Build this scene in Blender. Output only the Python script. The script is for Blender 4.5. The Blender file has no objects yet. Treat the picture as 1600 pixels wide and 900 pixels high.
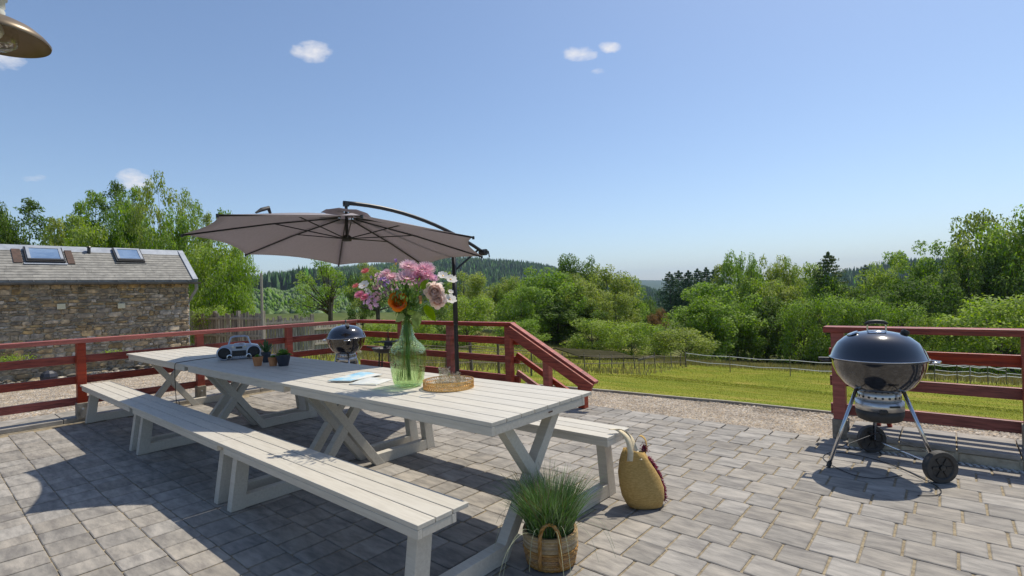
import bpy, math, random
import numpy as np
from mathutils import Vector, Matrix, Euler
random.seed(7); np.random.seed(7)
rnd = random.random
def U(a, b): return a + (b - a) * random.random()
sc = bpy.context.scene
COL = sc.collection

# ------------------------------------------------------------------ camera
F = 807.5                                    # focal length in photograph pixels (1600 wide)
CP = Vector((0.0, 0.0, 1.368))
CF = Vector((-0.64734441, 0.76215125, 0.00840806))
CR = Vector((0.76163578, 0.64725135, -0.03125115))
CU = Vector((0.02926023, 0.01382638, 0.9994762))
cd = bpy.data.cameras.new('camera'); cam = bpy.data.objects.new('camera', cd); COL.objects.link(cam)
cam.matrix_world = Matrix(((CR.x, CU.x, -CF.x, CP.x), (CR.y, CU.y, -CF.y, CP.y), (CR.z, CU.z, -CF.z, CP.z), (0, 0, 0, 1)))
cd.sensor_width = 36; cd.lens = F * 36 / 1600; cd.clip_start = 0.05; cd.clip_end = 30000
sc.camera = cam
def ray(px, py): return CF + CR * ((px - 800) / F) + CU * ((450 - py) / F)
def at(px, py, depth): return CP + ray(px, py) * depth
def onz(px, py, z):
    d = ray(px, py); return CP + d * ((z - CP.z) / d.z)

# ------------------------------------------------------------------ light
SUN = Vector((0.073, 0.565, 1.0)).normalized()
el = math.asin(SUN.z); azm = math.atan2(SUN.x, SUN.y)
ld = bpy.data.lights.new('sun', 'SUN'); sun = bpy.data.objects.new('sun', ld); COL.objects.link(sun)
ld.energy = 3.7; ld.angle = math.radians(0.53); ld.color = (1.0, 0.93, 0.80)
sun.rotation_euler = SUN.to_track_quat('Z', 'Y').to_euler(); sun.location = (0, 0, 12)
world = bpy.data.worlds.new('World'); sc.world = world; world.use_nodes = True
wt = world.node_tree; wt.nodes.clear()
def wn(t, **k):
    n = wt.nodes.new(t)
    for a, b in k.items(): setattr(n, a, b)
    return n
sky = wn('ShaderNodeTexSky', sky_type='NISHITA', sun_disc=False)
sky.sun_elevation = el; sky.sun_rotation = azm; sky.altitude = 400; sky.air_density = 1.0; sky.dust_density = 1.0; sky.ozone_density = 3.0
bg = wn('ShaderNodeBackground'); bg.inputs[1].default_value = 0.110
wo = wn('ShaderNodeOutputWorld')
# small clouds: noise masked round a few directions of the sky
tc = wn('ShaderNodeTexCoord')
mp = wn('ShaderNodeMapping'); mp.inputs['Scale'].default_value = (13, 13, 26)
wt.links.new(tc.outputs['Generated'], mp.inputs['Vector'])
nz = wn('ShaderNodeTexNoise'); nz.inputs['Scale'].default_value = 2.2; nz.inputs['Detail'].default_value = 9; nz.inputs['Roughness'].default_value = 0.62
wt.links.new(mp.outputs[0], nz.inputs['Vector'])
acc = None
for (px, py, wx, wy, s) in ((487, 81, 36, 17, 1.0), (905, 84, 30, 12, 1.0), (953, 73, 20, 10, .95), (935, 112, 14, 6, .6), (8, 92, 30, 20, 0.95), (207, 281, 27, 17, .95), (50, 278, 20, 7, .55), (-260, 120, 80, 30, .9), (1900, 90, 70, 22, .9)):
    d = ray(px, py).normalized()
    rr = CR * 1.0; rr = (rr - d * rr.dot(d)).normalized(); uu = rr.cross(d).normalized() * -1
    ln = ray(px, py).length
    def dot(vec, sc_):
        n = wn('ShaderNodeVectorMath', operation='DOT_PRODUCT'); n.inputs[1].default_value = vec * sc_
        wt.links.new(tc.outputs['Generated'], n.inputs[0]); return n.outputs['Value']
    def ma(op, a, b):
        n = wn('ShaderNodeMath', operation=op)
        for i, v in enumerate((a, b)):
            if isinstance(v, (int, float)): n.inputs[i].default_value = v
            else: wt.links.new(v, n.inputs[i])
        return n.outputs[0]
    a = dot(rr, F * ln / wx * 0.93); b = dot(uu, F * ln / wy * 0.93)
    q = ma('ADD', ma('MULTIPLY', a, a), ma('MULTIPLY', b, b))
    f = dot(d, 1.0)
    q = ma('ADD', q, ma('MULTIPLY', ma('LESS_THAN', f, 0.8), 50.0))
    m = ma('MAXIMUM', ma('SUBTRACT', 1.0, q), 0.0)
    m = ma('MULTIPLY', ma('POWER', m, 0.6), s)
    acc = m if acc is None else ma('MAXIMUM', acc, m)
dens = ma('MULTIPLY', ma('SUBTRACT', ma('ADD', ma('MULTIPLY', nz.outputs['Fac'], 1.9), acc), 1.36), 1.15)
dens = ma('MULTIPLY', ma('MINIMUM', ma('MAXIMUM', dens, 0.0), 0.93), ma('GREATER_THAN', acc, 0.001))
mixc = wn('ShaderNodeMixRGB'); mixc.inputs['Color2'].default_value = (6.2, 6.1, 6.2, 1)
wt.links.new(dens, mixc.inputs['Fac']); wt.links.new(sky.outputs[0], mixc.inputs['Color1'])
wt.links.new(mixc.outputs[0], bg.inputs[0]); wt.links.new(bg.outputs[0], wo.inputs[0])
sc.view_settings.view_transform = 'Standard'; sc.view_settings.look = 'None'
sc.view_settings.exposure = 0.42; sc.view_settings.gamma = 1.0
sc.render.engine = 'CYCLES'
sc.cycles.max_bounces = 8; sc.cycles.transparent_max_bounces = 12; sc.cycles.transmission_bounces = 8
sc.cycles.diffuse_bounces = 5; sc.cycles.glossy_bounces = 3; sc.cycles.volume_bounces = 0
sc.cycles.use_denoising = True; sc.cycles.sample_clamp_indirect = 6

# ------------------------------------------------------------------ materials
def mat(name, c1, c2=None, rough=0.6, scale=6, stretch=(1, 1, 1), spread=0.0, bump=0.0, bscale=60, metal=0.0, spec=0.5,
        detail=6, coat=0.0, trans=0.0, c3=None, sheen=0, bstretch=(1, 1, 1), coords='Object', lo=.35, hi=.65):
    m = bpy.data.materials.new(name); m.use_nodes = True; t = m.node_tree; N = t.nodes; L = t.links
    b = N['Principled BSDF']; out = N['Material Output']
    b.inputs['Roughness'].default_value = rough; b.inputs['Metallic'].default_value = metal
    b.inputs['Specular IOR Level'].default_value = spec; b.inputs['Coat Weight'].default_value = coat
    tx = N.new('ShaderNodeTexCoord')
    col = None
    if c2 is None:
        b.inputs['Base Color'].default_value = (*c1, 1)
        rgb = N.new('ShaderNodeRGB'); rgb.outputs[0].default_value = (*c1, 1); col = rgb.outputs[0]
    else:
        mpn = N.new('ShaderNodeMapping'); mpn.inputs['Scale'].default_value = stretch
        L.new(tx.outputs[coords], mpn.inputs['Vector'])
        oi = N.new('ShaderNodeObjectInfo')
        if coords == 'Object':
            ad = N.new('ShaderNodeVectorMath'); ad.operation = 'ADD'
            ml = N.new('ShaderNodeMath'); ml.operation = 'MULTIPLY'; ml.inputs[1].default_value = 37.0
            L.new(oi.outputs['Random'], ml.inputs[0]); L.new(mpn.outputs[0], ad.inputs[0]); L.new(ml.outputs[0], ad.inputs[1]); vec = ad.outputs[0]
        else: vec = mpn.outputs[0]
        n = N.new('ShaderNodeTexNoise'); n.inputs['Scale'].default_value = scale; n.inputs['Detail'].default_value = detail; n.inputs['Roughness'].default_value = .62
        L.new(vec, n.inputs['Vector'])
        r = N.new('ShaderNodeValToRGB'); r.color_ramp.elements[0].position = lo; r.color_ramp.elements[1].position = hi
        r.color_ramp.elements[0].color = (*c1, 1); r.color_ramp.elements[1].color = (*c2, 1)
        if c3: e = r.color_ramp.elements.new((lo + hi) / 2); e.color = (*c3, 1)
        L.new(n.outputs['Fac'], r.inputs[0]); col = r.outputs[0]
    if spread > 0:      # each piece a little lighter or darker than its neighbour
        oi = N.new('ShaderNodeObjectInfo'); ge = N.new('ShaderNodeNewGeometry')
        a = N.new('ShaderNodeMath'); a.operation = 'ADD'; L.new(oi.outputs['Random'], a.inputs[0]); L.new(ge.outputs['Random Per Island'], a.inputs[1])
        fr = N.new('ShaderNodeMath'); fr.operation = 'FRACT'; L.new(a.outputs[0], fr.inputs[0])
        mr = N.new('ShaderNodeMapRange'); mr.inputs['To Min'].default_value = 1 - spread; mr.inputs['To Max'].default_value = 1 + spread; L.new(fr.outputs[0], mr.inputs['Value'])
        hs = N.new('ShaderNodeHueSaturation'); L.new(mr.outputs[0], hs.inputs['Value']); L.new(col, hs.inputs['Color'])
        m2 = N.new('ShaderNodeMath'); m2.operation = 'MULTIPLY'; m2.inputs[1].default_value = 7.31; L.new(fr.outputs[0], m2.inputs[0])
        f2 = N.new('ShaderNodeMath'); f2.operation = 'FRACT'; L.new(m2.outputs[0], f2.inputs[0])
        mr2 = N.new('ShaderNodeMapRange'); mr2.inputs['To Min'].default_value = 1 - spread; mr2.inputs['To Max'].default_value = 1 + spread * 1.2; L.new(f2.outputs[0], mr2.inputs['Value'])
        L.new(mr2.outputs[0], hs.inputs['Saturation']); col = hs.outputs[0]
    L.new(col, b.inputs['Base Color'])
    if bump > 0:
        mb = N.new('ShaderNodeMapping'); mb.inputs['Scale'].default_value = bstretch; L.new(tx.outputs[coords], mb.inputs['Vector'])
        nb = N.new('ShaderNodeTexNoise'); nb.inputs['Scale'].default_value = bscale; nb.inputs['Detail'].default_value = 5
        L.new(mb.outputs[0], nb.inputs['Vector'])
        bp = N.new('ShaderNodeBump'); bp.inputs['Strength'].default_value = bump; bp.inputs['Distance'].default_value = 0.004
        L.new(nb.outputs['Fac'], bp.inputs['Height']); L.new(bp.outputs[0], b.inputs['Normal'])
    if trans > 0:
        tr = N.new('ShaderNodeBsdfTranslucent'); L.new(col, tr.inputs[0])
        mx = N.new('ShaderNodeMixShader'); mx.inputs[0].default_value = trans
        L.new(b.outputs[0], mx.inputs[1]); L.new(tr.outputs[0], mx.inputs[2]); L.new(mx.outputs[0], out.inputs[0])
    return m
def glass(name, col, ior=1.45, rough=0.0, thin=.74):
    m = bpy.data.materials.new(name); m.use_nodes = True; t = m.node_tree
    b = t.nodes['Principled BSDF']; b.inputs['Base Color'].default_value = (*col, 1); b.inputs['Transmission Weight'].default_value = 1
    b.inputs['Roughness'].default_value = rough; b.inputs['IOR'].default_value = ior
    # thin glass lets sunlight through to what stands behind it
    tp = t.nodes.new('ShaderNodeBsdfTransparent'); tp.inputs[0].default_value = (*col, 1)
    mx = t.nodes.new('ShaderNodeMixShader'); mx.inputs[0].default_value = thin
    t.links.new(b.outputs[0], mx.inputs[1]); t.links.new(tp.outputs[0], mx.inputs[2]); t.links.new(mx.outputs[0], t.nodes['Material Output'].inputs[0])
    return m
M = {}
M['white'] = mat('white painted timber', (.465, .43, .365), (.545, .51, .44), rough=.55, scale=5, stretch=(1.2, 14, 14), spread=.045, bump=.15, bscale=60, bstretch=(.08, 1, 1), c3=(.51, .475, .405), detail=8)
M['red'] = mat('red stained timber', (.23, .045, .03), (.40, .085, .055), rough=.45, scale=4, stretch=(1, 1, 9), spread=.12, bump=.35, bscale=40, bstretch=(1, 1, .1), spec=.4)
M['redx'] = mat('red stained timber rails', (.15, .028, .02), (.38, .080, .052), rough=.45, scale=4, stretch=(1.2, 1.2, 16), spread=.14, bump=.4, bscale=70, bstretch=(.15, .15, 2), spec=.4)
M['paver'] = mat('tumbled concrete paver', (.185, .170, .155), (.335, .305, .268), rough=.82, scale=7, stretch=(.8, 2.6, 1), spread=.16, bump=.5, bscale=45, bstretch=(.5, 1.6, 1), c3=(.262, .242, .215), detail=9, spec=.3)
M['sand'] = mat('joint sand', (.17, .135, .085), (.34, .28, .185), rough=.95, scale=30, bump=.6, bscale=120)
M['kerb'] = mat('stone kerb', (.20, .185, .16), (.36, .33, .29), rough=.85, scale=6, spread=.12, bump=.5, bscale=50)
M['concrete'] = mat('concrete foot', (.20, .17, .13), (.38, .34, .28), rough=.9, scale=12, bump=.6, bscale=60)
M['gravel'] = mat('gravel bed', (.16, .13, .10), (.40, .34, .27), rough=.95, scale=30, bump=1.0, bscale=45, coords='Object')
M['pebble'] = mat('pebble', (.20, .165, .13), (.40, .34, .27), rough=.9, scale=3, spread=.45)
M['lawn'] = mat('mown lawn', (.115, .150, .010), (.29, .235, .05), rough=.95, scale=.55, stretch=(1, 2.2, 1), bump=1.0, bscale=14, c3=(.165, .185, .014), detail=10, spec=.1, lo=.3, hi=.72)
M['mortar'] = mat('lime mortar', (.34, .29, .21), (.52, .46, .35), rough=.95, scale=14, bump=.8, bscale=50)
M['stone'] = mat('field stone', (.17, .145, .115), (.54, .425, .28), rough=.85, scale=9, spread=.42, bump=.9, bscale=30, c3=(.32, .25, .175))
M['slate'] = mat('slate sheet', (.165, .158, .145), (.29, .278, .25), rough=.8, scale=5, stretch=(1, 1.2, 1), spread=.06, bump=.4, bscale=25)
M['zinc'] = mat('zinc', (.22, .245, .29), (.32, .35, .40), rough=.6, scale=5, metal=.2)
M['darkzinc'] = mat('weathered zinc', (.10, .105, .11), (.17, .175, .18), rough=.5, scale=8, metal=.5)
M['rust'] = mat('rusty flashing', (.05, .03, .022), (.10, .055, .04), rough=.8, scale=10)
M['blackframe'] = mat('dark frame', (.03, .03, .032), rough=.4)
M['pane'] = mat('roof window glass', (.10, .17, .30), (.22, .31, .45), rough=.06, scale=1.5, spec=1.0, stretch=(1, 1, 3))
M['cream'] = mat('cream vent', (.62, .58, .42), (.70, .66, .50), rough=.7, scale=9)
M['oldwood'] = mat('weathered board', (.15, .13, .11), (.33, .30, .26), rough=.9, scale=6, stretch=(4, 4, .6), spread=.25, bump=.5, bscale=40)
M['palewood'] = mat('pale rail', (.25, .225, .185), (.36, .33, .27), rough=.9, scale=6, spread=.1)
M['stake'] = mat('old stake', (.10, .08, .06), (.21, .18, .14), rough=.95, scale=14, spread=.2)
M['wire'] = mat('fence wire', (.55, .56, .58), rough=.5)
M['bark'] = mat('bark', (.05, .042, .032), (.13, .11, .09), rough=.95, scale=9, stretch=(3, 3, .6), bump=.8, bscale=20)
M['black'] = mat('black enamel', (.006, .006, .009), rough=.13, coat=1.0, spec=.7)
M['plastic'] = mat('black plastic', (.018, .018, .019), (.03, .03, .03), rough=.5, scale=20)
M['tyre'] = mat('dark wheel plastic', (.03, .028, .026), (.055, .05, .045), rough=.6, scale=16)
M['chrome'] = mat('steel', (.62, .62, .63), rough=.22, metal=1.0)
M['brushed'] = mat('brushed steel', (.55, .54, .53), (.66, .65, .63), rough=.35, metal=.9, scale=20)
M['canvas'] = mat('taupe parasol cloth', (.43, .395, .415), (.48, .44, .46), rough=.85, scale=40, trans=.42, bump=.15, bscale=300)
M['metalgrey'] = mat('anthracite tube', (.028, .03, .034), rough=.4, metal=.3)
M['galv'] = mat('galvanised', (.55, .56, .57), rough=.5, metal=.3)
def leafmat(n, a, b, tr=.5):
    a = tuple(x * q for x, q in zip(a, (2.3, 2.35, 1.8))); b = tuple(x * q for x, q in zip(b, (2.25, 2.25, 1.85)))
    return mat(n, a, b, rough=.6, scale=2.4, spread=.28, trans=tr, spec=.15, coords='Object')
M['leaf'] = leafmat('green leaves', (.080, .130, .026), (.135, .190, .042))
M['leafy'] = leafmat('yellow green leaves', (.105, .155, .030), (.165, .205, .052))
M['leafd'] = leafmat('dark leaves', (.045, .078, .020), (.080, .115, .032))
M['leafo'] = leafmat('olive leaves', (.105, .135, .036), (.165, .190, .058))
M['leafr'] = leafmat('reddish leaves', (.10, .055, .03), (.13, .085, .045))
M['needle'] = leafmat('dark needles', (.018, .042, .022), (.040, .070, .032), .1)
M['needlep'] = leafmat('pine needles', (.040, .060, .026), (.07, .09, .035), .15)
M['forest'] = mat('forest conifers', (.045, .10, .032), (.11, .19, .06), rough=.9, scale=.012, spread=.35, spec=.1)
M['young'] = mat('young plantation', (.09, .155, .045), (.16, .23, .075), rough=.9, scale=.03, spread=.35, spec=.1)
M['grassblade'] = mat('grass blades', (.16, .215, .018), (.30, .27, .045), rough=.8, scale=.5, spread=.25, trans=.25, spec=.2)
M['hay'] = mat('tall meadow grass', (.16, .17, .045), (.36, .29, .13), rough=.9, scale=.35, spread=.3, trans=.2, spec=.1)
M['silver'] = mat('silver plastic', (.42, .46, .55), rough=.3, metal=.35)
M['darkgrille'] = mat('speaker mesh', (.012, .012, .013), (.035, .035, .035), rough=.6, scale=220)
M['terracotta'] = mat('terracotta', (.40, .165, .062), (.50, .22, .095), rough=.8, scale=14)
M['slatepot'] = mat('slate pot', (.022, .026, .04), rough=.55)
M['succ'] = mat('succulent leaf', (.10, .22, .03), (.19, .34, .06), rough=.45, scale=12, spread=.2, trans=.1)
M['aloe'] = mat('dark succulent', (.035, .09, .03), (.075, .16, .05), rough=.4, scale=20, spread=.15)
M['soil'] = mat('soil', (.03, .02, .014), (.06, .04, .03), rough=1, scale=40, bump=.8)
M['glassgreen'] = glass('green glass', (.90, .975, .80))
M['glassclear'] = glass('clear glass', (.93, .94, .93))
M['stem'] = mat('flower stem', (.09, .19, .03), (.17, .30, .05), rough=.5, scale=20, trans=.2, spread=.15)
M['gold'] = mat('gold metal', (.62, .36, .11), (.74, .46, .17), rough=.38, metal=.75, scale=20)
M['rope'] = mat('seagrass rope', (.26, .14, .055), (.44, .27, .12), rough=.9, scale=26, spread=.18, bump=.6, bscale=150)
M['ropep'] = mat('pale seagrass rope', (.32, .23, .12), (.48, .36, .21), rough=.9, scale=26, spread=.18, bump=.6, bscale=150)
M['jute'] = mat('ochre jute cloth', (.36, .225, .065), (.50, .33, .115), rough=.95, scale=50, bump=.5, bscale=400, stretch=(1, 1, 3))
M['webbing'] = mat('cream cotton strap', (.60, .50, .33), (.68, .58, .40), rough=.9, scale=80)
M['tassel'] = mat('burgundy tassel', (.16, .014, .04), (.30, .03, .08), rough=.9, scale=60, spread=.3)
M['reed'] = mat('ornamental grass blades', (.07, .15, .05), (.23, .31, .15), rough=.5, scale=14, spread=.35, trans=.2, c3=(.13, .24, .06))
M['reeddry'] = mat('dry tips', (.22, .12, .06), (.30, .19, .10), rough=.8, scale=20, spread=.3)
M['reedpale'] = mat('pale arching blades', (.42, .46, .28), rough=.6)
M['paper'] = mat('white paper', (.66, .66, .62), rough=.5)
M['cable'] = mat('black cable', (.012, .012, .012), rough=.5)
M['lampshade'] = mat('bronze lamp shade', (.12, .085, .05), (.19, .14, .085), rough=.4, scale=5, metal=.35)
M['lampwhite'] = mat('cream enamel', (.62, .60, .52), rough=.35)
M['bulb'] = glass('lamp glass', (.95, .95, .9))
for nme, c in dict(pinkpale=(.93, .66, .73), pink=(.90, .52, .64), hotpink=(.85, .34, .48), purple=(.55, .36, .70), lilac=(.86, .58, .78), whitef=(.85, .83, .80), cream_f=(.98, .80, .72), orange=(.85, .27, .05), coral=(.80, .25, .25), peach=(.82, .48, .27)).items():
    M[nme] = mat('petal ' + nme, tuple(x * .82 for x in c), c, rough=.6, scale=30, spread=.14, trans=.55)

# ------------------------------------------------------------------ mesh helpers
class G:
    def __init__(s): s.v = []; s.f = []; s.mi = []; s.m = 0
    def add(s, vs, fs):
        o = len(s.v); s.v.extend([tuple(p) for p in vs]); s.f.extend([tuple(i + o for i in f) for f in fs]); s.mi.extend([s.m] * len(fs)); return s
    def box(s, c, d, rot=None):
        hx, hy, hz = d[0] / 2, d[1] / 2, d[2] / 2; c = Vector(c)
        vs = [Vector((x * hx, y * hy, z * hz)) for x in (-1, 1) for y in (-1, 1) for z in (-1, 1)]
        if rot is not None:
            R = rot if isinstance(rot, Matrix) else Euler(rot).to_matrix()
            vs = [R @ p for p in vs]
        return s.add([p + c for p in vs], [(0, 1, 3, 2), (4, 6, 7, 5), (0, 4, 5, 1), (2, 3, 7, 6), (0, 2, 6, 4), (1, 5, 7, 3)])
    def bar(s, a, b, w, h, up=(0, 0, 1)):
        a = Vector(a); b = Vector(b); d = (b - a); L = d.length; d.normalize(); u = Vector(up); x = d.cross(u).normalized(); u = x.cross(d)
        vs = [a + x * (i * w / 2) + u * (j * h / 2) + d * (k * L) for k in (0, 1) for i, j in ((-1, -1), (1, -1), (1, 1), (-1, 1))]
        return s.add(vs, [(3, 2, 1, 0), (4, 5, 6, 7), (0, 1, 5, 4), (1, 2, 6, 5), (2, 3, 7, 6), (3, 0, 4, 7)])
    def prism(s, poly, axis, a, b):     # polygon (2d) pushed along an axis
        def P(p, t):
            if axis == 'x': return (t, p[0], p[1])
            if axis == 'y': return (p[0], t, p[1])
            return (p[0], p[1], t)
        n = len(poly); vs = [P(p, a) for p in poly] + [P(p, b) for p in poly]
        return s.add(vs, [tuple(range(n))[::-1], tuple(range(n, 2 * n))] + [(i, (i + 1) % n, n + (i + 1) % n, n + i) for i in range(n)])
    def tube(s, pts, r, n=8, caps=True, closed=False):
        pts = [Vector(p) for p in pts]; k = len(pts); rs = r if isinstance(r, (list, tuple)) else [r] * k
        vs = []; fs = []; t0 = (pts[1] - pts[0]).normalized(); ref = Vector((0, 0, 1)) if abs(t0.z) < .9 else Vector((1, 0, 0)); x = t0.cross(ref).normalized()
        for i, p in enumerate(pts):
            t = (pts[min(i + 1, k - 1)] - pts[max(i - 1, 0)]) if not closed else (pts[(i + 1) % k] - pts[(i - 1) % k])
            t.normalize(); x = (x - t * x.dot(t)).normalized(); y = t.cross(x)
            vs += [p + (x * math.cos(a) + y * math.sin(a)) * rs[i] for a in [2 * math.pi * j / n for j in range(n)]]
        m = k if closed else k - 1
        for i in range(m):
            for j in range(n):
                a = i * n + j; b = i * n + (j + 1) % n; c = ((i + 1) % k) * n + (j + 1) % n; d = ((i + 1) % k) * n + j; fs.append((a, b, c, d))
        if caps and not closed: fs += [tuple(range(n))[::-1], tuple(range((k - 1) * n, k * n))]
        return s.add(vs, fs)
    def lathe(s, prof, n=24, c=(0, 0, 0), R=None, a0=0, a1=2 * math.pi):
        full = abs(a1 - a0 - 2 * math.pi) < 1e-6; nn = n if full else n + 1; vs = []
        for (r, z) in prof:
            for j in range(nn):
                a = a0 + (a1 - a0) * j / n; p = Vector((r * math.cos(a), r * math.sin(a), z))
                if R is not None: p = R @ p
                vs.append(p + Vector(c))
        fs = []
        for i in range(len(prof) - 1):
            for j in range(n):
                j2 = (j + 1) % nn; fs.append((i * nn + j, i * nn + j2, (i + 1) * nn + j2, (i + 1) * nn + j))
        return s.add(vs, fs)
    def quad(s, a, b, c, d): return s.add([a, b, c, d], [(0, 1, 2, 3)])
    def mesh(s, name, smooth=False):
        me = bpy.data.meshes.new(name); me.from_pydata(s.v, [], s.f)
        if any(s.mi): me.polygons.foreach_set('material_index', s.mi)
        if smooth: me.polygons.foreach_set('use_smooth', [True] * len(me.polygons))
        me.update(); return me
def mk(name, me, mats, parent=None, loc=None, rot=None, scale=None, bevel=0, label=None, autos=False):
    o = bpy.data.objects.new(name, me); COL.objects.link(o)
    if mats is not None and not me.materials:
        for m in (mats if isinstance(mats, (list, tuple)) else [mats]): me.materials.append(M[m] if isinstance(m, str) else m)
    if parent is not None: o.parent = parent
    if loc is not None: o.location = loc
    if rot is not None: o.rotation_euler = rot
    if scale is not None: o.scale = scale
    if bevel:
        b = o.modifiers.new('edge', 'BEVEL'); b.width = bevel; b.segments = 2; b.limit_method = 'ANGLE'; b.angle_limit = math.radians(35)
    if label: o['label'] = label
    return o
def ob(name, g, mats, parent=None, smooth=False, **k): return mk(name, g.mesh(name, smooth), mats, parent, **k)
def tag(o, label, cat, group=None, kind=None):
    o['label'] = label; o['category'] = cat
    if group: o['group'] = group
    if kind: o['kind'] = kind
    return o
def thing(name, label, cat, loc=(0, 0, 0), rz=0, group=None, rot=None):
    o = bpy.data.objects.new(name, None); COL.objects.link(o); o.empty_display_size = .1
    o.location = loc; o.rotation_euler = rot if rot is not None else (0, 0, rz); return tag(o, label, cat, group)
def copy_tree(o, parent=None):
    c = o.copy(); COL.objects.link(c); c.parent = parent
    for ch in list(o.children): copy_tree(ch, c)
    return c
def npmesh(name, V, Fq, n=4):
    me = bpy.data.meshes.new(name); nf = len(Fq)
    me.vertices.add(len(V)); me.vertices.foreach_set('co', np.asarray(V, dtype=np.float32).ravel())
    me.loops.add(nf * n); me.loops.foreach_set('vertex_index', np.asarray(Fq, dtype=np.int32).ravel())
    me.polygons.add(nf); me.polygons.foreach_set('loop_start', np.arange(0, nf * n, n, dtype=np.int32))
    try: me.polygons.foreach_set('loop_total', np.full(nf, n, dtype=np.int32))
    except Exception: pass
    me.update(calc_edges=True); me.validate(); return me
# ------------------------------------------------------------------ terrain
def azt(px, py):
    d = ray(px, py); return math.degrees(math.atan2(d.x, d.y)), d.z / math.hypot(d.x, d.y)
def prof(pts):
    a = [azt(*p) for p in pts]; return np.array([p[0] for p in a]), np.array([p[1] for p in a])
T1 = prof([(-500, 470), (300, 462), (380, 458), (450, 456), (520, 459), (570, 470), (640, 486), (720, 500), (900, 505), (1600, 500)])
T2 = prof([(-500, 445), (300, 440), (400, 437), (440, 432), (480, 427), (540, 419), (600, 412), (680, 405), (745, 403), (800, 408), (860, 417), (900, 425), (950, 437), (1000, 449), (1030, 457), (1065, 460), (1150, 450), (1250, 430), (1310, 415), (1345, 411), (1385, 407), (1420, 402), (1500, 396), (1600, 392), (2400, 380)])
T2 = (T2[0], T2[1] - .0120 - np.where(T2[0] > -24, .010, 0))
T3 = prof([(-500, 432), (300, 431), (385, 430), (480, 433), (560, 440), (700, 444), (975, 437), (1035, 438), (1200, 440), (1600, 430)])
def sstep(a, b, x):
    t = np.clip((x - a) / (b - a), 0, 1); return t * t * (3 - 2 * t)
def height(x, y):
    x = np.asarray(x, float); y = np.asarray(y, float)
    d = np.hypot(x, y) + 1e-6; az = np.degrees(np.arctan2(x, y))
    k = 1 - .5 * sstep(17, 40, -x)
    yy = np.maximum(y - 6.3, 0)
    near = -.10 - k * (.162 * np.minimum(yy, 13.7) + .078 * np.clip(yy - 13.7, 0, 7.5) + .122 * np.clip(yy - 21.2, 0, 50))
    near = near - .25 * sstep(8.5, 15, -x) * (1 - sstep(4, 9, y))
    near += .05 * np.sin(x * .21 + 1.3) * np.cos(y * .17) * sstep(9, 20, d)
    # beyond the trees: valley, then ridge behind ridge
    t60 = (near - 1.37) / d
    t1 = np.interp(az, *T1); t2 = np.interp(az, *T2); t3 = np.interp(az, *T3)
    wob = .004 * np.sin(az * .9 + np.log(d) * 3) + .003 * np.sin(az * 2.3 + 1)
    ld = np.log(d)
    kn = [math.log(q) for q in (70, 200, 480, 1300, 1750, 3000, 5600, 9000)]
    vals = [t60, np.full_like(d, -.12), t1, t2, t2 - .022, np.full_like(d, -.008), t3, t3 - .012]
    far = np.zeros_like(d)
    for i in range(7):
        w = np.clip((ld - kn[i]) / (kn[i + 1] - kn[i]), 0, 1); w = w * w * (3 - 2 * w) if i not in (2,) else w
        seg = vals[i] + (vals[i + 1] - vals[i]) * w
        far = np.where((ld >= kn[i]) & (ld <= kn[i + 1]), seg, far)
    far = np.where(ld > kn[7], vals[7], far)
    far = far + wob * sstep(5.5, 6.4, ld) * (1 - sstep(6.7, 7.1, ld))
    zf = 1.37 + far * d
    b = sstep(60, 80, d); return near * (1 - b) + zf * b
def H(x, y): return float(height(np.array([x]), np.array([y]))[0])

azs = np.concatenate([np.arange(-180, -92, 4.0), np.arange(-92, 10, .22), np.arange(10, 180, 4.0)])
ds = np.concatenate([[.01], np.geomspace(1.5, 60, 66), np.geomspace(63, 9000, 110)])
AZ, DD = np.meshgrid(np.radians(azs), ds)
X = np.sin(AZ) * DD; Y = np.cos(AZ) * DD; Z = height(X, Y)
V = np.stack([X, Y, Z], -1).reshape(-1, 3); na = len(azs); nd = len(ds)
i, j = np.meshgrid(np.arange(nd - 1), np.arange(na), indexing='ij'); j2 = (j + 1) % na
Q = np.stack([i * na + j, (i + 1) * na + j, (i + 1) * na + j2, i * na + j2], -1).reshape(-1, 4)
Q = Q[:, ::-1]
me = npmesh('terrain', V, Q); me.polygons.foreach_set('use_smooth', [True] * len(me.polygons))
tm = bpy.data.materials.new('terrain ground'); tm.use_nodes = True; t = tm.node_tree; N = t.nodes; L = t.links; b = N['Principled BSDF']; b.inputs['Roughness'].default_value = .95; b.inputs['Specular IOR Level'].default_value = .1
tx = N.new('ShaderNodeTexCoord')
def ramp(sc_, stretch, els, detail=9, rough=.6):
    mpn = N.new('ShaderNodeMapping'); mpn.inputs['Scale'].default_value = stretch; L.new(tx.outputs['Object'], mpn.inputs['Vector'])
    n = N.new('ShaderNodeTexNoise'); n.inputs['Scale'].default_value = sc_; n.inputs['Detail'].default_value = detail; n.inputs['Roughness'].default_value = rough; L.new(mpn.outputs[0], n.inputs['Vector'])
    r = N.new('ShaderNodeValToRGB'); e = r.color_ramp.elements; e[0].position = els[0][0]; e[0].color = (*els[0][1], 1); e[1].position = els[-1][0]; e[1].color = (*els[-1][1], 1)
    for p, c in els[1:-1]: q = e.new(p); q.color = (*c, 1)
    L.new(n.outputs['Fac'], r.inputs[0]); return r, n
r1, n1 = ramp(.35, (1, 1.5, 1), [(.3, (.115, .135, .030)), (.5, (.185, .185, .055)), (.72, (.28, .235, .10))])
r2, n2 = ramp(.02, (1, 1, 1), [(.3, (.020, .045, .016)), (.5, (.036, .066, .022)), (.7, (.060, .095, .030))])
vm = N.new('ShaderNodeVectorMath'); vm.operation = 'LENGTH'; L.new(tx.outputs['Object'], vm.inputs[0])
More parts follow.
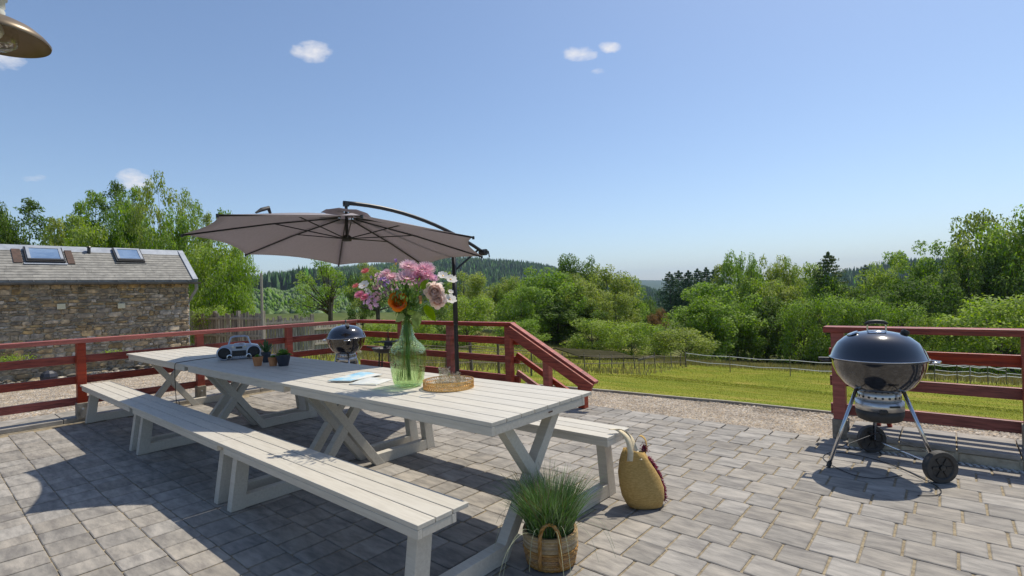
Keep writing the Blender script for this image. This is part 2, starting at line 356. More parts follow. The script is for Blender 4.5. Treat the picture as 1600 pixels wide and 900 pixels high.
mr = N.new('ShaderNodeMapRange'); mr.inputs['From Min'].default_value = 45; mr.inputs['From Max'].default_value = 75; L.new(vm.outputs['Value'], mr.inputs['Value'])
mx = N.new('ShaderNodeMixRGB'); L.new(mr.outputs[0], mx.inputs[0]); L.new(r1.outputs[0], mx.inputs[1]); L.new(r2.outputs[0], mx.inputs[2]); L.new(mx.outputs[0], b.inputs['Base Color'])
nb = N.new('ShaderNodeTexNoise'); nb.inputs['Scale'].default_value = 9; nb.inputs['Detail'].default_value = 8; L.new(tx.outputs['Object'], nb.inputs['Vector'])
bp = N.new('ShaderNodeBump'); bp.inputs['Strength'].default_value = .8; bp.inputs['Distance'].default_value = .05; L.new(nb.outputs['Fac'], bp.inputs['Height']); L.new(bp.outputs[0], b.inputs['Normal'])
terrain = mk('terrain', me, tm); terrain['kind'] = 'structure'; terrain['label'] = 'meadow slope falling to a wooded valley and hills'

# ground sheets laid over the terrain
def sheet(name, poly, m, dz, step=.5, label=None, follow=True, z=None):
    xs = [p[0] for p in poly]; ys = [p[1] for p in poly]
    import bmesh
    bm = bmesh.new(); bm.faces.new([bm.verts.new((p[0], p[1], 0)) for p in poly])
    x = math.floor(min(xs))
    while x < max(xs):
        bmesh.ops.bisect_plane(bm, geom=bm.verts[:] + bm.edges[:] + bm.faces[:], plane_co=(x, 0, 0), plane_no=(1, 0, 0)); x += step
    y = math.floor(min(ys))
    while y < max(ys):
        bmesh.ops.bisect_plane(bm, geom=bm.verts[:] + bm.edges[:] + bm.faces[:], plane_co=(0, y, 0), plane_no=(0, 1, 0)); y += step
    for v in bm.verts: v.co.z = (H(v.co.x, v.co.y) if z is None else z) + dz
    bmesh.ops.recalc_face_normals(bm, faces=bm.faces[:])
    if bm.faces and sum(f.normal.z for f in bm.faces) < 0: bmesh.ops.reverse_faces(bm, faces=bm.faces[:])
    me = bpy.data.meshes.new(name); bm.to_mesh(me); bm.free()
    for p in me.polygons: p.use_smooth = True
    o = mk(name, me, m); o['kind'] = 'structure'
    if label: o['label'] = label
    return o
XL = -7.92; YR = 5.10; YR2 = 5.36
def edgeY(x): return 6.12 + (x + 3.9) * .104          # gravel / lawn border
sheet('lawn', [(-40, 7.0), (-9, 6.2), (-4.6, edgeY(-4.6)), (9, edgeY(9)), (14, 7.9), (14, 30), (-8, 31), (-40, 26)], 'lawn', .035, 1.0, 'mown lawn beyond the gravel strip')
sheet('gravel_strip', [(-5.2, 5.12), (9, 5.12), (9, edgeY(9) + .04), (-5.2, edgeY(-5.2) + .04)], 'gravel', .075, .5, 'strip of gravel between patio and lawn')
sheet('gravel_yard', [(-15.6, -8), (-8.3, -8), (-8.3, 5.6), (-15.6, 7.5)], 'gravel', .05, .5, 'gravel yard in front of the stone building')
g = G(); pts = [(x, edgeY(x) + .015 * math.sin(x * 3)) for x in np.arange(-4.9, 9, .35)]
for a, b_ in zip(pts, pts[1:]): g.bar((a[0], a[1], H(*a) + .08), (b_[0], b_[1], H(*b_) + .08), .035, .05)
o = ob('lawn_edging', g, 'palewood'); o['kind'] = 'structure'; o['label'] = 'thin pale edging between gravel and lawn'

# ------------------------------------------------------------------ far woods (too many to count)
def conifers(name, n, d0, d1, az0, az1, hmin, hmax, m, seed, label, wr=.17, test=None, round_=False):
    rs = np.random.RandomState(seed)
    d = np.sqrt(rs.uniform(d0 ** 2, d1 ** 2, n * 3)); az = rs.uniform(az0, az1, n * 3); x = d * np.sin(np.radians(az)); y = d * np.cos(np.radians(az))
    p = .5 + .5 * np.sin(x * .011 + 1.7 * np.sin(y * .006)) * np.cos(y * .013 + seed)
    if test is not None: keep = test(d, az, p, rs)
    else: keep = np.ones_like(d, bool)
    x, y, d = x[keep][:n], y[keep][:n], d[keep][:n]; k = len(x); z = height(x, y) - .6
    h = rs.uniform(hmin, hmax, k) * (.8 + .4 * (.5 + .5 * np.sin(x * .02) * np.cos(y * .017))); w = h * wr * rs.uniform(.8, 1.25, k)
    ns = 5; V = []; base = np.arange(ns) * 2 * np.pi / ns; prof_ = [(1, .0), (.62, .45), (.70, .42), (.0, 1.0)] if not round_ else [(.7, .0), (1.0, .45), (.75, .8), (.0, 1.0)]
    ph = rs.uniform(0, 6.28, k)
    for (r, q) in prof_:
        a = base[None] + ph[:, None]; jit = rs.uniform(.8, 1.2, (k, ns))
        V.append(np.stack([x[:, None] + np.cos(a) * (w * r)[:, None] * jit, y[:, None] + np.sin(a) * (w * r)[:, None] * jit, z[:, None] + (h * q)[:, None] + np.zeros((k, ns))], -1))
    V = np.stack(V, 1).reshape(-1, 3); L_ = len(prof_); Fq = []
    for l in range(L_ - 1):
        for s in range(ns):
            s2 = (s + 1) % ns; o0 = np.arange(k) * L_ * ns
            Fq.append(np.stack([o0 + l * ns + s, o0 + l * ns + s2, o0 + (l + 1) * ns + s2, o0 + (l + 1) * ns + s], -1))
    me = npmesh(name, V, np.concatenate(Fq)); o = mk(name, me, m); o['kind'] = 'stuff'; o['label'] = label; return o
conifers('hill_forest', 15000, 640, 1420, -70, -22, 15, 25, 'forest', 3, 'dark conifer forest covering the long hill across the valley')
conifers('hill_forest', 6000, 640, 1420, -22, 6, 16, 26, 'forest', 5, 'conifer forest on the hill behind the trees at the right')
conifers('young_plantation', 17000, 80, 600, -76, -40, 1.8, 4.4, 'young', 9, 'pale young plantation on the near slope of the valley', wr=.3, round_=True, test=lambda d, az, p, rs: rs.uniform(0, 1, len(d)) < .25 + p * .8 + d / 900)
conifers('valley_wood', 3500, 210, 560, -40, 6, 5, 10, 'young', 12, 'mixed wood in the valley bottom seen between the tree tops', wr=.34, round_=True)

# ------------------------------------------------------------------ haze
hz = G(); hz.box((0, 0, 0), (19000, 19000, 1)); 
zmin = float(Z.min()) - 1.5; zmax = max(float(Z.max()) + 40, 60)
hz = G(); hz.box((0, 0, (zmin + zmax) / 2), (18600, 18600, zmax - zmin))
hm = bpy.data.materials.new('air haze'); hm.use_nodes = True; hm.node_tree.nodes.clear()
pv = hm.node_tree.nodes.new('ShaderNodeVolumePrincipled'); pv.inputs['Color'].default_value = (.62, .78, 1.0, 1); pv.inputs['Density'].default_value = 1.1e-4; pv.inputs['Anisotropy'].default_value = 0.0
oo = hm.node_tree.nodes.new('ShaderNodeOutputMaterial'); hm.node_tree.links.new(pv.outputs[0], oo.inputs['Volume'])
haze = ob('haze', hz, hm); haze['kind'] = 'stuff'; haze['label'] = 'thin blue summer haze over the valley'

# ------------------------------------------------------------------ trees
def orient_quads(P, Nn, s, asp, rs, fold=.25):
    n = len(P); t = rs.normal(size=(n, 3)); t -= Nn * (t * Nn).sum(1)[:, None]; t /= np.linalg.norm(t, axis=1)[:, None] + 1e-9; bt = np.cross(Nn, t)
    a = s[:, None] * t; b_ = (s * asp)[:, None] * bt
    V = np.stack([P - a, P - b_ * 1.0 + Nn * (s * fold)[:, None] * .3, P + a, P + b_ + Nn * (s * fold)[:, None] * .3], 1)
    return V.reshape(-1, 3)
def leafcloud(name, centers, radii, nper, ls, rs, asp=.5, up=.5, flat=.75):
    Vs = []
    for c, r in zip(centers, radii):
        n = max(6, int(nper * (r / np.mean(radii)) ** 2)); d = rs.normal(size=(n, 3)); d /= np.linalg.norm(d, axis=1)[:, None]
        rad = r * rs.uniform(.35, 1.08, n) ** .6; P = c + d * rad[:, None] * np.array([1, 1, flat])
        Nn = d * .7 + rs.normal(size=(n, 3)) * .55 + np.array([0, 0, up]); Nn /= np.linalg.norm(Nn, axis=1)[:, None]
        Vs.append(orient_quads(P, Nn, ls * rs.uniform(.6, 1.25, n), asp, rs))
    V = np.concatenate(Vs); return npmesh(name, V, np.arange(len(V)).reshape(-1, 4))
def normz(me, z0=None):
    n = len(me.vertices); a = np.zeros(n * 3, np.float32); me.vertices.foreach_get('co', a); a = a.reshape(-1, 3); r = np.percentile(np.hypot(a[:, 0], a[:, 1]), 97); a[:, :2] *= .5 / r; t = np.percentile(a[:, 2], 99.7); lo = max(0, np.percentile(a[:, 2], 1)); a[:, 2] = lo + (a[:, 2] - lo) * (1.0 - lo) / (t - lo)
    me.vertices.foreach_set('co', a.ravel()); me.update(); return me
def limbs(name, centers, rs, trunk_h=.35, tr=.022, n=9, forks=1):
    g = G(); lean = rs.uniform(-.02, .02, 2)
    for f in range(forks):
        a = rs.uniform(0, 6.28); off = .0 if forks == 1 else .06; top = (lean[0] + math.cos(a) * off * 2, lean[1] + math.sin(a) * off * 2, .86 if forks == 1 else .8)
        g.tube([(math.cos(a) * off * .2, math.sin(a) * off * .2, -.03), (lean[0] * .4 + math.cos(a) * off * .5, lean[1] * .4 + math.sin(a) * off * .5, trunk_h), tuple(.5 * (q + w) for q, w in zip((lean[0], lean[1], trunk_h), top)), top], [tr * 1.15 / forks ** .4, tr * .85 / forks ** .4, tr * .5, tr * .12], 7)
    idx = rs.choice(len(centers), min(n, len(centers)), replace=False)
    for i in idx:
        c = centers[i]; z0 = trunk_h + rs.uniform(-.1, .25) * (c[2] - .0); z0 = min(z0, c[2] - .03)
        g.tube([(lean[0] * z0, lean[1] * z0, z0), tuple(c * np.array([.5, .5, 1]) * np.array([1, 1, .5]) + np.array([0, 0, z0 * .5])), tuple(c)], [tr * .42, tr * .28, tr * .08], 5)
    return g.mesh(name, True)
def proto_broad(seed, nc=78, R=.5, z0=.02, rc=(.075, .15), nper=165, ls=.0175, top=.5, rough=.9, trunk=.3, forks=1, tr=.022, nl=9):
    rs = np.random.RandomState(seed); C = []; ra = []
    while len(C) < nc:
        d = rs.normal(size=3); d /= np.linalg.norm(d); q = rs.uniform(.25, 1.0) ** .6
        e_ = 2.35; d = d / (np.abs(d) ** e_).sum() ** (1 / e_)
        lob = 1 + .16 * math.sin(3 * math.atan2(d[1], d[0]) + seed) + .10 * math.sin(5 * d[2] + seed * 2)
        zc = z0 + (1 - z0) * .5; r = rs.uniform(*rc)
        p = np.array([d[0] * (R - .05) * q * lob, d[1] * (R - .05) * q * lob, zc + d[2] * (1 - z0) * .5 * q * lob * .93])
        if p[2] < zc: p[:2] *= 1.06
        if p[2] + r > 1.0: p[2] = 1.0 - r * rs.uniform(.8, 1.2)
        C.append(p); ra.append(r)
    C = np.array(C)
    return normz(leafcloud('crown', C, ra, nper, ls, rs)), limbs('trunk', C, rs, trunk, tr, nl, forks)
def proto_spruce(seed, tiers=34, nb=18, R=.5, ls=.014, droop=.35, gap=0.0, per=26):
    rs = np.random.RandomState(seed); Vs = []
    for i in range(tiers):
        f = i / (tiers - 1); z = .05 + .92 * f; r = R * (1 - f) ** .62 * rs.uniform(.78, 1.1) + .015
        for k in range(max(4, int(nb * (1 - f * .25)))):
            if rs.uniform() < gap: continue
            a = rs.uniform(0, 6.28); L_ = r * rs.uniform(.6, 1.12); n = max(5, int(per * (.65 + (1 - f)))); s = rs.uniform(.08, 1, n) ** .7
            side = rs.normal(size=n) * .11 * L_ * (1.1 - s)
            P = np.stack([np.cos(a) * L_ * s - np.sin(a) * side, np.sin(a) * L_ * s + np.cos(a) * side, z - droop * L_ * s ** 1.4 * .28 + .1 * L_ * s ** 3 + rs.normal(size=n) * .006], -1)
            Nn = rs.normal(size=(n, 3)) * .5 + np.array([0, 0, .8]); Nn /= np.linalg.norm(Nn, axis=1)[:, None]
            Vs.append(orient_quads(P, Nn, ls * rs.uniform(.6, 1.3, n), .42, rs))
    V = np.concatenate(Vs); cr = npmesh('crown', V, np.arange(len(V)).reshape(-1, 4))
    g = G(); g.tube([(0, 0, -.03), (0, 0, .5), (0, 0, .985)], [.02, .012, .002], 7); return cr, g.mesh('trunk', True)
def proto_feather(seed, nstem=1, ls=.016, spread=.12):   # upright shoots with tufts of narrow leaves
    rs = np.random.RandomState(seed); C = []; ra = []; g = G()
    for s in range(nstem):
        a = rs.uniform(0, 6.28); q = spread * rs.uniform(.3, 1) if nstem > 1 else .02; h = rs.uniform(.8, 1.0) if nstem > 1 else 1
        tip = np.array([math.cos(a) * q, math.sin(a) * q, h]); g.tube([(0, 0, -.02), tuple(tip * .5 * np.array([.7, .7, 1])), tuple(tip)], [.012, .007, .002], 5)
        for f in np.linspace(.16, .99, 24):
            w = .40 * (1 - f) ** .75 + .03
            for k in range(5):
                b_ = rs.uniform(0, 6.28); l = w * rs.uniform(.35, 1.0); C.append(tip * np.array([f * .8, f * .8, f]) + np.array([math.cos(b_) * l, math.sin(b_) * l, rs.uniform(-.02, .05) + l * .15])); ra.append(rs.uniform(.026, .055))
    return normz(leafcloud('crown', np.array(C), ra, 34, ls, rs, asp=.32, up=.4)), g.mesh('trunk', True)
def setm(p, crown, trunk='bark'):
    c, t_ = p; c = c.copy(); c.materials.clear(); c.materials.append(M[crown]); t_.materials.clear(); t_.materials.append(M[trunk]); return c, t_
PB = [proto_broad(s) for s in (11, 12, 13, 14)]
PBush = [proto_broad(s, nc=46, z0=-.05, rc=(.12, .2), nper=150, ls=.021, trunk=.12, tr=.02) for s in (21, 22)]
PAiry = proto_broad(31, nc=42, z0=.24, rc=(.06, .105), nper=95, ls=.0135, trunk=.34, forks=3, tr=.03, nl=26)
PSp = [proto_spruce(41), proto_spruce(42)]
PPine = proto_spruce(43, tiers=20, nb=8, ls=.014, droop=-.1, gap=.15, per=60)
PF = [proto_feather(51), proto_feather(52)]
PW = proto_broad(61, nc=60, z0=.05, rc=(.05, .10), nper=130, ls=.013, trunk=.3, forks=3, tr=.012, nl=22)
CACHE = {}
def tree(kind, leaf, px, ytop, wpx, depth, label, name='broadleaf_tree', cat='tree', group=None, ybase=None, hmul=1.0):
    src = {'b0': PB[0], 'b1': PB[1], 'b2': PB[2], 'b3': PB[3], 'u0': PBush[0], 'u1': PBush[1], 'airy': PAiry, 's0': PSp[0], 's1': PSp[1], 'pine': PPine, 'f0': PF[0], 'f1': PF[1], 'w': PW}[kind]
    if (kind, leaf) not in CACHE: CACHE[kind, leaf] = setm(src, leaf)
    cr, tr = CACHE[kind, leaf]
    wpx = wpx * (1.06 if kind[0] == 'b' and px > 600 else 1.9 if kind[0] == 's' else 1.0)
    if kind[0] == 'b' and px > 600: ytop -= 6
    p = at(px, ytop, depth); zb = H(p.x, p.y) if ybase is None else p.z - (ybase - ytop) * depth / F
    h = (p.z - zb) * hmul; w = wpx * depth / F
    r = thing(name, label, cat, (p.x, p.y, zb), U(0, 6.28), group); r.scale = (w, w, h)
    mk('crown', cr, None, r); mk('trunk', tr, None, r); return r
T = tree
# behind the stone building
T('f0', 'leafd', 44, 311, 108, 25, 'dark feathery young tree with a pointed top behind the far end of the slate roof', 'young_ash_tree')
T('b1', 'leafd', 0, 318, 70, 24, 'dark tree cut by the edge of the picture behind the roof', 'broadleaf_tree')
T('b3', 'leafo', -45, 325, 120, 26, 'olive tree beyond the end of the slate roof outside the view')
T('u0', 'leafy', 95, 345, 80, 24, 'pale bushy growth behind the roof window with two rusty flashings', 'bushy_tree')
T('f1', 'leafo', 84, 340, 70, 23, 'slim olive shoot left of the black vent pipe', 'young_ash_tree')
T('f1', 'leafy', 112, 336, 77, 24, 'slim yellow green shoot beside the olive one behind the roof', 'young_ash_tree')
T('f0', 'leaf', 127, 315, 84, 25, 'narrow feathery tree just left of the tall one over the vent pipe', 'young_ash_tree')
T('f1', 'leaf', 147, 299, 91, 26, 'narrow feathery tree rising behind the black vent pipe', 'young_ash_tree')
T('u1', 'leafy', 150, 352, 90, 23, 'yellow green bush peeping over the ridge at the vent pipe', 'bushy_tree')
T('f0', 'leafd', 179, 284, 101, 26, 'tallest dark feathery tree left of the willow', 'young_ash_tree')
T('b2', 'leaf', 205, 305, 90, 24, 'dense green tree behind the second roof window')
T('f0', 'leaf', 212, 292, 80, 25, 'feathery tree touching the willow from the left', 'young_ash_tree')
T('w', 'leafo', 252, 270, 112, 23, 'tall willow with silvery narrow leaves above the end of the roof', 'willow_tree')
T('w', 'leafy', 292, 300, 84, 22, 'shorter loose willow leaning right beyond the roof end', 'willow_tree')
T('b0', 'leaf', 268, 335, 90, 21, 'green tree filling the gap below the willow behind the roof')
T('u0', 'leafy', 335, 375, 105, 17.5, 'big bright elder bush between stone building and board fence', 'elder_bush', 'bush')
T('b3', 'leaf', 335, 330, 70, 21, 'loose green tree behind the elder bush')
T('f0', 'leafo', 326, 333, 63, 20, 'thin shoot standing out of the elder bush', 'young_ash_tree')
T('u1', 'leaf', 362, 400, 75, 17.2, 'leafy elder bush with white tips right of the bigger one', 'elder_bush', 'bush')
T('u0', 'leafy', 338, 478, 70, 15.8, 'low pale bush in front of the board fence', 'elder_bush', 'bush')
T('u1', 'leaf', 375, 372, 40, 19, 'thin outer branches of elder beside the parasol tip', 'elder_bush', 'bush')
# middle
T('airy', 'leaf', 512, 404, 118, 36, 'open dark tree with a forked trunk under the parasol', 'ash_tree')
T('airy', 'leafo', 588, 404, 80, 38, 'open tree behind the pink flowers under the parasol', 'ash_tree')
T('b1', 'leafd', 565, 430, 50, 44, 'small dark tree between the two open ash trees')
T('u0', 'leafy', 602, 500, 80, 26, 'bright hedge bush seen between the rails left of the vase', 'hedge_bush', 'bush')
T('u1', 'leafy', 655, 492, 60, 27, 'bright hedge bush behind the neck of the vase', 'hedge_bush', 'bush')
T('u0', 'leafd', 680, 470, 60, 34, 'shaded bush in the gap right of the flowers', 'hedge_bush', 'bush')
T('b0', 'leafo', 722, 432, 100, 47, 'olive round tree behind the parasol mast')
T('u1', 'leafy', 728, 462, 88, 36, 'bright yellow green bushy tree right behind the parasol mast', 'bushy_tree')
T('b1', 'leafo', 790, 440, 70, 52, 'olive tree left of the big round one')
T('b2', 'leaf', 850, 426, 120, 47, 'big round green tree left of the darkest crown')
T('b3', 'leaf', 812, 455, 84, 44, 'lower green tree in front of the big round one')
T('b0', 'leafd', 892, 405, 78, 54, 'tall dark pointed tree in the middle of the left group')
T('b2', 'leafo', 905, 435, 90, 48, 'olive tree below the tall dark one')
T('b1', 'leafo', 948, 421, 92, 53, 'brownish olive tree at the right of the left group')
T('b3', 'leaf', 978, 440, 66, 56, 'green tree sloping down toward the valley gap')
T('b0', 'leafo', 960, 462, 76, 46, 'lower olive tree at the edge of the valley gap')
T('b2', 'leafd', 1008, 470, 46, 60, 'small dark tree in the valley gap')
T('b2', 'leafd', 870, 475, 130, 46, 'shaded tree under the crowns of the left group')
T('u0', 'leafy', 925, 498, 92, 41, 'bright bush behind the stair rail', 'hedge_bush', 'bush')
T('u1', 'leafy', 985, 504, 84, 40, 'bright bush just left of the wooden fence corner', 'hedge_bush', 'bush')
T('u0', 'leaf', 1028, 508, 60, 42, 'green bush below the reddish shrub', 'hedge_bush', 'bush')
T('b1', 'leafr', 1027, 489, 34, 48, 'reddish brown shrub at the foot of the spruces', 'reddish_shrub', 'shrub')
T('u1', 'leafo', 1070, 514, 100, 39, 'grey green bush in front of the big spreading tree', 'hedge_bush', 'bush')
T('u0', 'leaf', 815, 500, 90, 40, 'dull bush right of the middle rail post', 'hedge_bush', 'bush')
spr = [(1046, 423, 44, 120, 'first dark spruce beside the valley gap, a little apart from its row'), (1060, 421, 48, 126, 'second dark spruce from the valley gap'), (1075, 421, 50, 118, 'third dark spruce from the valley gap'), (1089, 418, 48, 124, 'fourth dark spruce from the valley gap'), (1103, 416, 48, 121, 'tallest looking dark spruce near the end of the spruce row'), (1115, 420, 44, 117, 'last dark spruce of the row, touching the thin ash tops')]
for i_, (a, b_, c, d, lb) in enumerate(spr):
    T('s%d' % (i_ % 2), 'needle', a, b_, c, d, lb, 'spruce_tree', group='row of dark spruces above the valley gap')
T('b3', 'leaf', 1112, 449, 140, 46, 'big spreading tree with layered branches in the centre of the view')
T('b1', 'leaf', 1095, 472, 110, 44, 'lower half of foliage of a second tree hugging the big spreading one')
T('f1', 'leafo', 1132, 412, 87, 56, 'thin tree top between the spruces and the tallest crown', 'young_ash_tree')
T('b1', 'leaf', 1158, 402, 60, 54, 'tallest narrow ash in the centre of the right group', 'ash_tree')
T('b2', 'leafo', 1212, 408, 72, 53, 'ash right of the tallest one', 'ash_tree')
T('airy', 'leaf', 1168, 398, 60, 51, 'thin ragged ash top poking out of the tallest crown', 'ash_tree')
T('w', 'leafy', 1232, 404, 60, 52, 'loose silvery tree between the ashes and the pine', 'willow_tree')
T('w', 'leaf', 800, 436, 70, 50, 'loose green tree right of the parasol mast', 'willow_tree')
T('b0', 'leafy', 1180, 440, 90, 50, 'yellow green tree in front of the airy ashes')
T('b2', 'leafo', 1225, 445, 100, 48, 'olive tree over the electric fence')
T('b3', 'leafy', 1252, 420, 80, 54, 'bright tree left of the pine')
T('s1', 'needlep', 1293, 391, 66, 50, 'dark pine with a spiky top right of the bright tree', 'pine_tree')
T('b1', 'leaf', 1272, 440, 80, 50, 'green tree at the foot of the pine')
T('b0', 'leafd', 1330, 452, 70, 52, 'dark tree right of the pine')
T('pine', 'needlep', 1352, 412, 60, 56, 'small bare stemmed pine against the far hill', 'pine_tree')
T('b2', 'leafy', 1378, 417, 84, 52, 'yellow green tree above the kettle barbecue')
T('b3', 'leaf', 1420, 400, 90, 54, 'green tree right of the yellow green one')
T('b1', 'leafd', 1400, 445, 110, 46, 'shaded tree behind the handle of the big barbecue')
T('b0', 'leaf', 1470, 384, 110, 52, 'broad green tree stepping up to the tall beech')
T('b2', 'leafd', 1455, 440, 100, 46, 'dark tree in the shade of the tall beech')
T('b3', 'leafo', 1545, 336, 120, 48, 'tall beech with a ragged top near the edge of the picture')
T('b1', 'leaf', 1598, 330, 120, 46, 'tall beech cut by the edge of the picture')
T('b2', 'leafo', 1690, 330, 170, 46, 'tall beech outside the view next to the cut one')
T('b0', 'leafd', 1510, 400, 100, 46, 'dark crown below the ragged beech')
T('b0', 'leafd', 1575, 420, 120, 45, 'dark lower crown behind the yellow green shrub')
T('u1', 'leafy', 1560, 462, 150, 36, 'large yellow green shrub behind the right railing', 'hedge_bush', 'bush')
T('u0', 'leaf', 1490, 492, 90, 38, 'low shrub left of the large yellow green one', 'hedge_bush', 'bush')
for (a, b_, c, d, lb) in ((1252, 468, 80, 42, 'hedge bush left of the right railing post'), (1300, 460, 90, 41, 'hedge bush above the end of the right railing'), (1352, 465, 90, 40, 'hedge bush straight above the barbecue lid'), (1408, 474, 90, 40, 'hedge bush right of the barbecue handle'), (1450, 490, 70, 40, 'smallest hedge bush where the hedge drops')):
    T('u%d' % (a % 2), 'leafy' if a % 4 else 'leaf', a, b_, c, d, lb, 'hedge_bush', 'bush', group='hedge along the edge of the field')
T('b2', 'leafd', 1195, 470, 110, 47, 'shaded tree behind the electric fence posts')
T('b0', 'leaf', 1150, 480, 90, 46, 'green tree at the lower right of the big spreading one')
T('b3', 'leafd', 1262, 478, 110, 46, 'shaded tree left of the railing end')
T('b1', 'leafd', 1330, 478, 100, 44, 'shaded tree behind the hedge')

# ------------------------------------------------------------------ grass and pebbles
def blades(name, pts, h, w, m, rs, label, lean=.5):
    n = len(pts); z = height(pts[:, 0], pts[:, 1]) + .03; a = rs.uniform(0, 6.28, n); hh = h * rs.uniform(.5, 1.25, n); ww = w * rs.uniform(.7, 1.3, n); la = rs.uniform(0, 6.28, n); ll = hh * lean * rs.uniform(0, 1, n)
    b0 = np.stack([pts[:, 0], pts[:, 1], z], -1); s = np.stack([np.cos(a) * ww, np.sin(a) * ww, 0 * a], -1); tip = b0 + np.stack([np.cos(la) * ll, np.sin(la) * ll, hh], -1); mid = b0 * .5 + tip * .5 - np.stack([np.cos(la) * ll, np.sin(la) * ll, 0 * ll], -1) * .12
    V = np.stack([b0 - s, b0 + s, mid + s * .7, mid - s * .7, tip], 1).reshape(-1, 3); o0 = np.arange(n) * 5
    me = npmesh(name, V, np.concatenate([np.stack([o0, o0 + 1, o0 + 2], -1), np.stack([o0, o0 + 2, o0 + 3], -1), np.stack([o0 + 3, o0 + 2, o0 + 4], -1)]), 3)
    o = mk(name, me, m); o['kind'] = 'stuff'; o['label'] = label; return o
rs = np.random.RandomState(5)
def sector(n, az0, az1, d0, d1, f):
    d = np.sqrt(rs.uniform(d0 ** 2, d1 ** 2, n * 2)); a = np.radians(rs.uniform(az0, az1, n * 2)); p = np.stack([np.sin(a) * d, np.cos(a) * d], -1); return p[f(p)][:n]
onlawn = lambda p: p[:, 1] > edgeY(p[:, 0]) + .05
# the mown part ends at the wooden fence; beyond it the grass stands tall
WF0 = onz(740, 596, -1.2); 
def beyond(p):   # line of the wooden stake fence
    a = FA; b_ = FB; return (b_[0] - a[0]) * (p[:, 1] - a[1]) - (b_[1] - a[1]) * (p[:, 0] - a[0]) > 0
def gpt(px, py):   # ground point on the slope seen at a pixel
    d = ray(px, py); t_ = 1.0
    while t_ < 400:
        p = CP + d * t_
        if p.z < H(p.x, p.y): return p
        t_ += .1
    return p
FA = gpt(560, 600); FB = gpt(1072, 576)
blades('lawn_grass', sector(50000, -62, 6, 6.1, 17, lambda p: onlawn(p) & ~beyond(p)), .018, .0035, 'grassblade', rs, 'short green grass of the mown lawn')
blades('lawn_grass', sector(40000, -36, 6, 16.5, 34, lambda p: onlawn(p) & ~beyond(p) & (p[:, 1] < 29)), .022, .011, 'grassblade', rs, 'short green grass at the far side of the lawn')
blades('meadow_grass', sector(42000, -72, -19, 9, 48, lambda p: beyond(p) & (p[:, 1] > 6.6)), .22, .010, 'hay', rs, 'tall ripe meadow grass beyond the stake fence')
blades('field_edge_grass', sector(9000, -24, 8, 29, 40, lambda p: p[:, 1] > 27), .30, .012, 'hay', rs, 'unmown grass under the electric fence')
def pebbles(name, P, rmin, rmax, label):
    n = len(P); r = rs.uniform(rmin, rmax, n); a = rs.uniform(0, 6.28, n)
    ux = np.stack([np.cos(a), np.sin(a), a * 0], -1) * r[:, None]; uy = np.stack([-np.sin(a), np.cos(a), a * 0], -1) * (r * rs.uniform(.6, 1, n))[:, None]; uz = np.array([0, 0, 1.0])[None] * (r * .6)[:, None]
    V = np.stack([P + ux, P + uy, P - ux, P - uy, P + uz], 1).reshape(-1, 3); o0 = np.arange(n) * 5
    me = npmesh(name, V, np.concatenate([np.stack([o0 + i, o0 + (i + 1) % 4, o0 + 4], -1) for i in range(4)]), 3); o = mk(name, me, 'pebble'); o['kind'] = 'stuff'; o['label'] = label; return o
x = rs.uniform(-4.9, 2.2, 16000); y = 5.3 + (edgeY(x) - 5.3) * rs.uniform(0, 1, 16000); pebbles('gravel_pebbles', np.stack([x, y, height(x, y) + .075], -1), .006, .017, 'loose pebbles of the strip between patio and lawn')
x = rs.uniform(-15, -8.5, 26000); y = rs.uniform(-.4, 4.9, 26000); pebbles('gravel_pebbles', np.stack([x, y, height(x, y) + .05], -1), .010, .024, 'loose pebbles of the yard in front of the stone building')
# ------------------------------------------------------------------ patio
g = G(); g.box((-3.0, 1.2, -.062), (9.82, 7.8, .11)); patio = ob('patio', g, 'sand'); patio['kind'] = 'structure'; patio['label'] = 'patio laid with square tumbled pavers'
def paver_mesh(sx, sy, seed):
    r = random.Random(seed); g = G(); n = 12; ring = []
    for (ax_, ay_) in ((1, 1), (-1, 1), (-1, -1), (1, -1)):
        c1, c2 = r.uniform(.006, .018), r.uniform(.006, .016); j = lambda: r.uniform(0, .0018)
        q = [(ax_ * (sx / 2 - j()), ay_ * (sy / 2 - c2)), (ax_ * (sx / 2 - c1 * .3), ay_ * (sy / 2 - c2 * .3)), (ax_ * (sx / 2 - c1), ay_ * (sy / 2 - j()))]
        ring += q if ax_ * ay_ > 0 else q[::-1]
    v = []
    for (z, q) in ((-.03, 0), (-.0035, 0), (0.0, .0045)):
        for (x, y) in ring:
            v.append((x - math.copysign(q, x) * (1 if abs(x) > sx * .4 else .3) - 0, y - math.copysign(q, y) * (1 if abs(y) > sy * .4 else .3), z + (r.uniform(-.0006, .0006) if q else 0)))
    f = [(k * n + i, k * n + (i + 1) % n, (k + 1) * n + (i + 1) % n, (k + 1) * n + i) for k in (0, 1) for i in range(n)] + [tuple(range(2 * n, 3 * n))]
    g.add(v, f); return g
PM = {}
rp = random.Random(3)
cells = []
y = 5.27; row = 0
while y > -2.4:
    hgt = .2075; x = -7.86 + (row % 2) * .107 - .22 + rp.uniform(-.015, .015)
    while x < 1.6:
        w = rp.choice((.215, .215, .215, .215, .145, .165)) if x < -4 else rp.choice((.215, .215, .215, .215, .165))
        cx, cy = x + w / 2, y - hgt / 2; x += w
        if cx - w / 2 < -7.84: continue
        if cx > -.72 and cy > 5.02: continue
        cells.append((cx, cy, w, hgt))
    y -= hgt; row += 1
def vis(cx, cy):
    p = Vector((cx, cy, 0)) - CP; d = p.dot(CF)
    if d < .3: return None
    px = 800 + F * p.dot(CR) / d; py = 450 - F * p.dot(CU) / d
    return d if -60 < px < 1660 and py < 960 else None
ranked = sorted([(vis(c[0], c[1]) or 1e9, k) for k, c in enumerate(cells)])
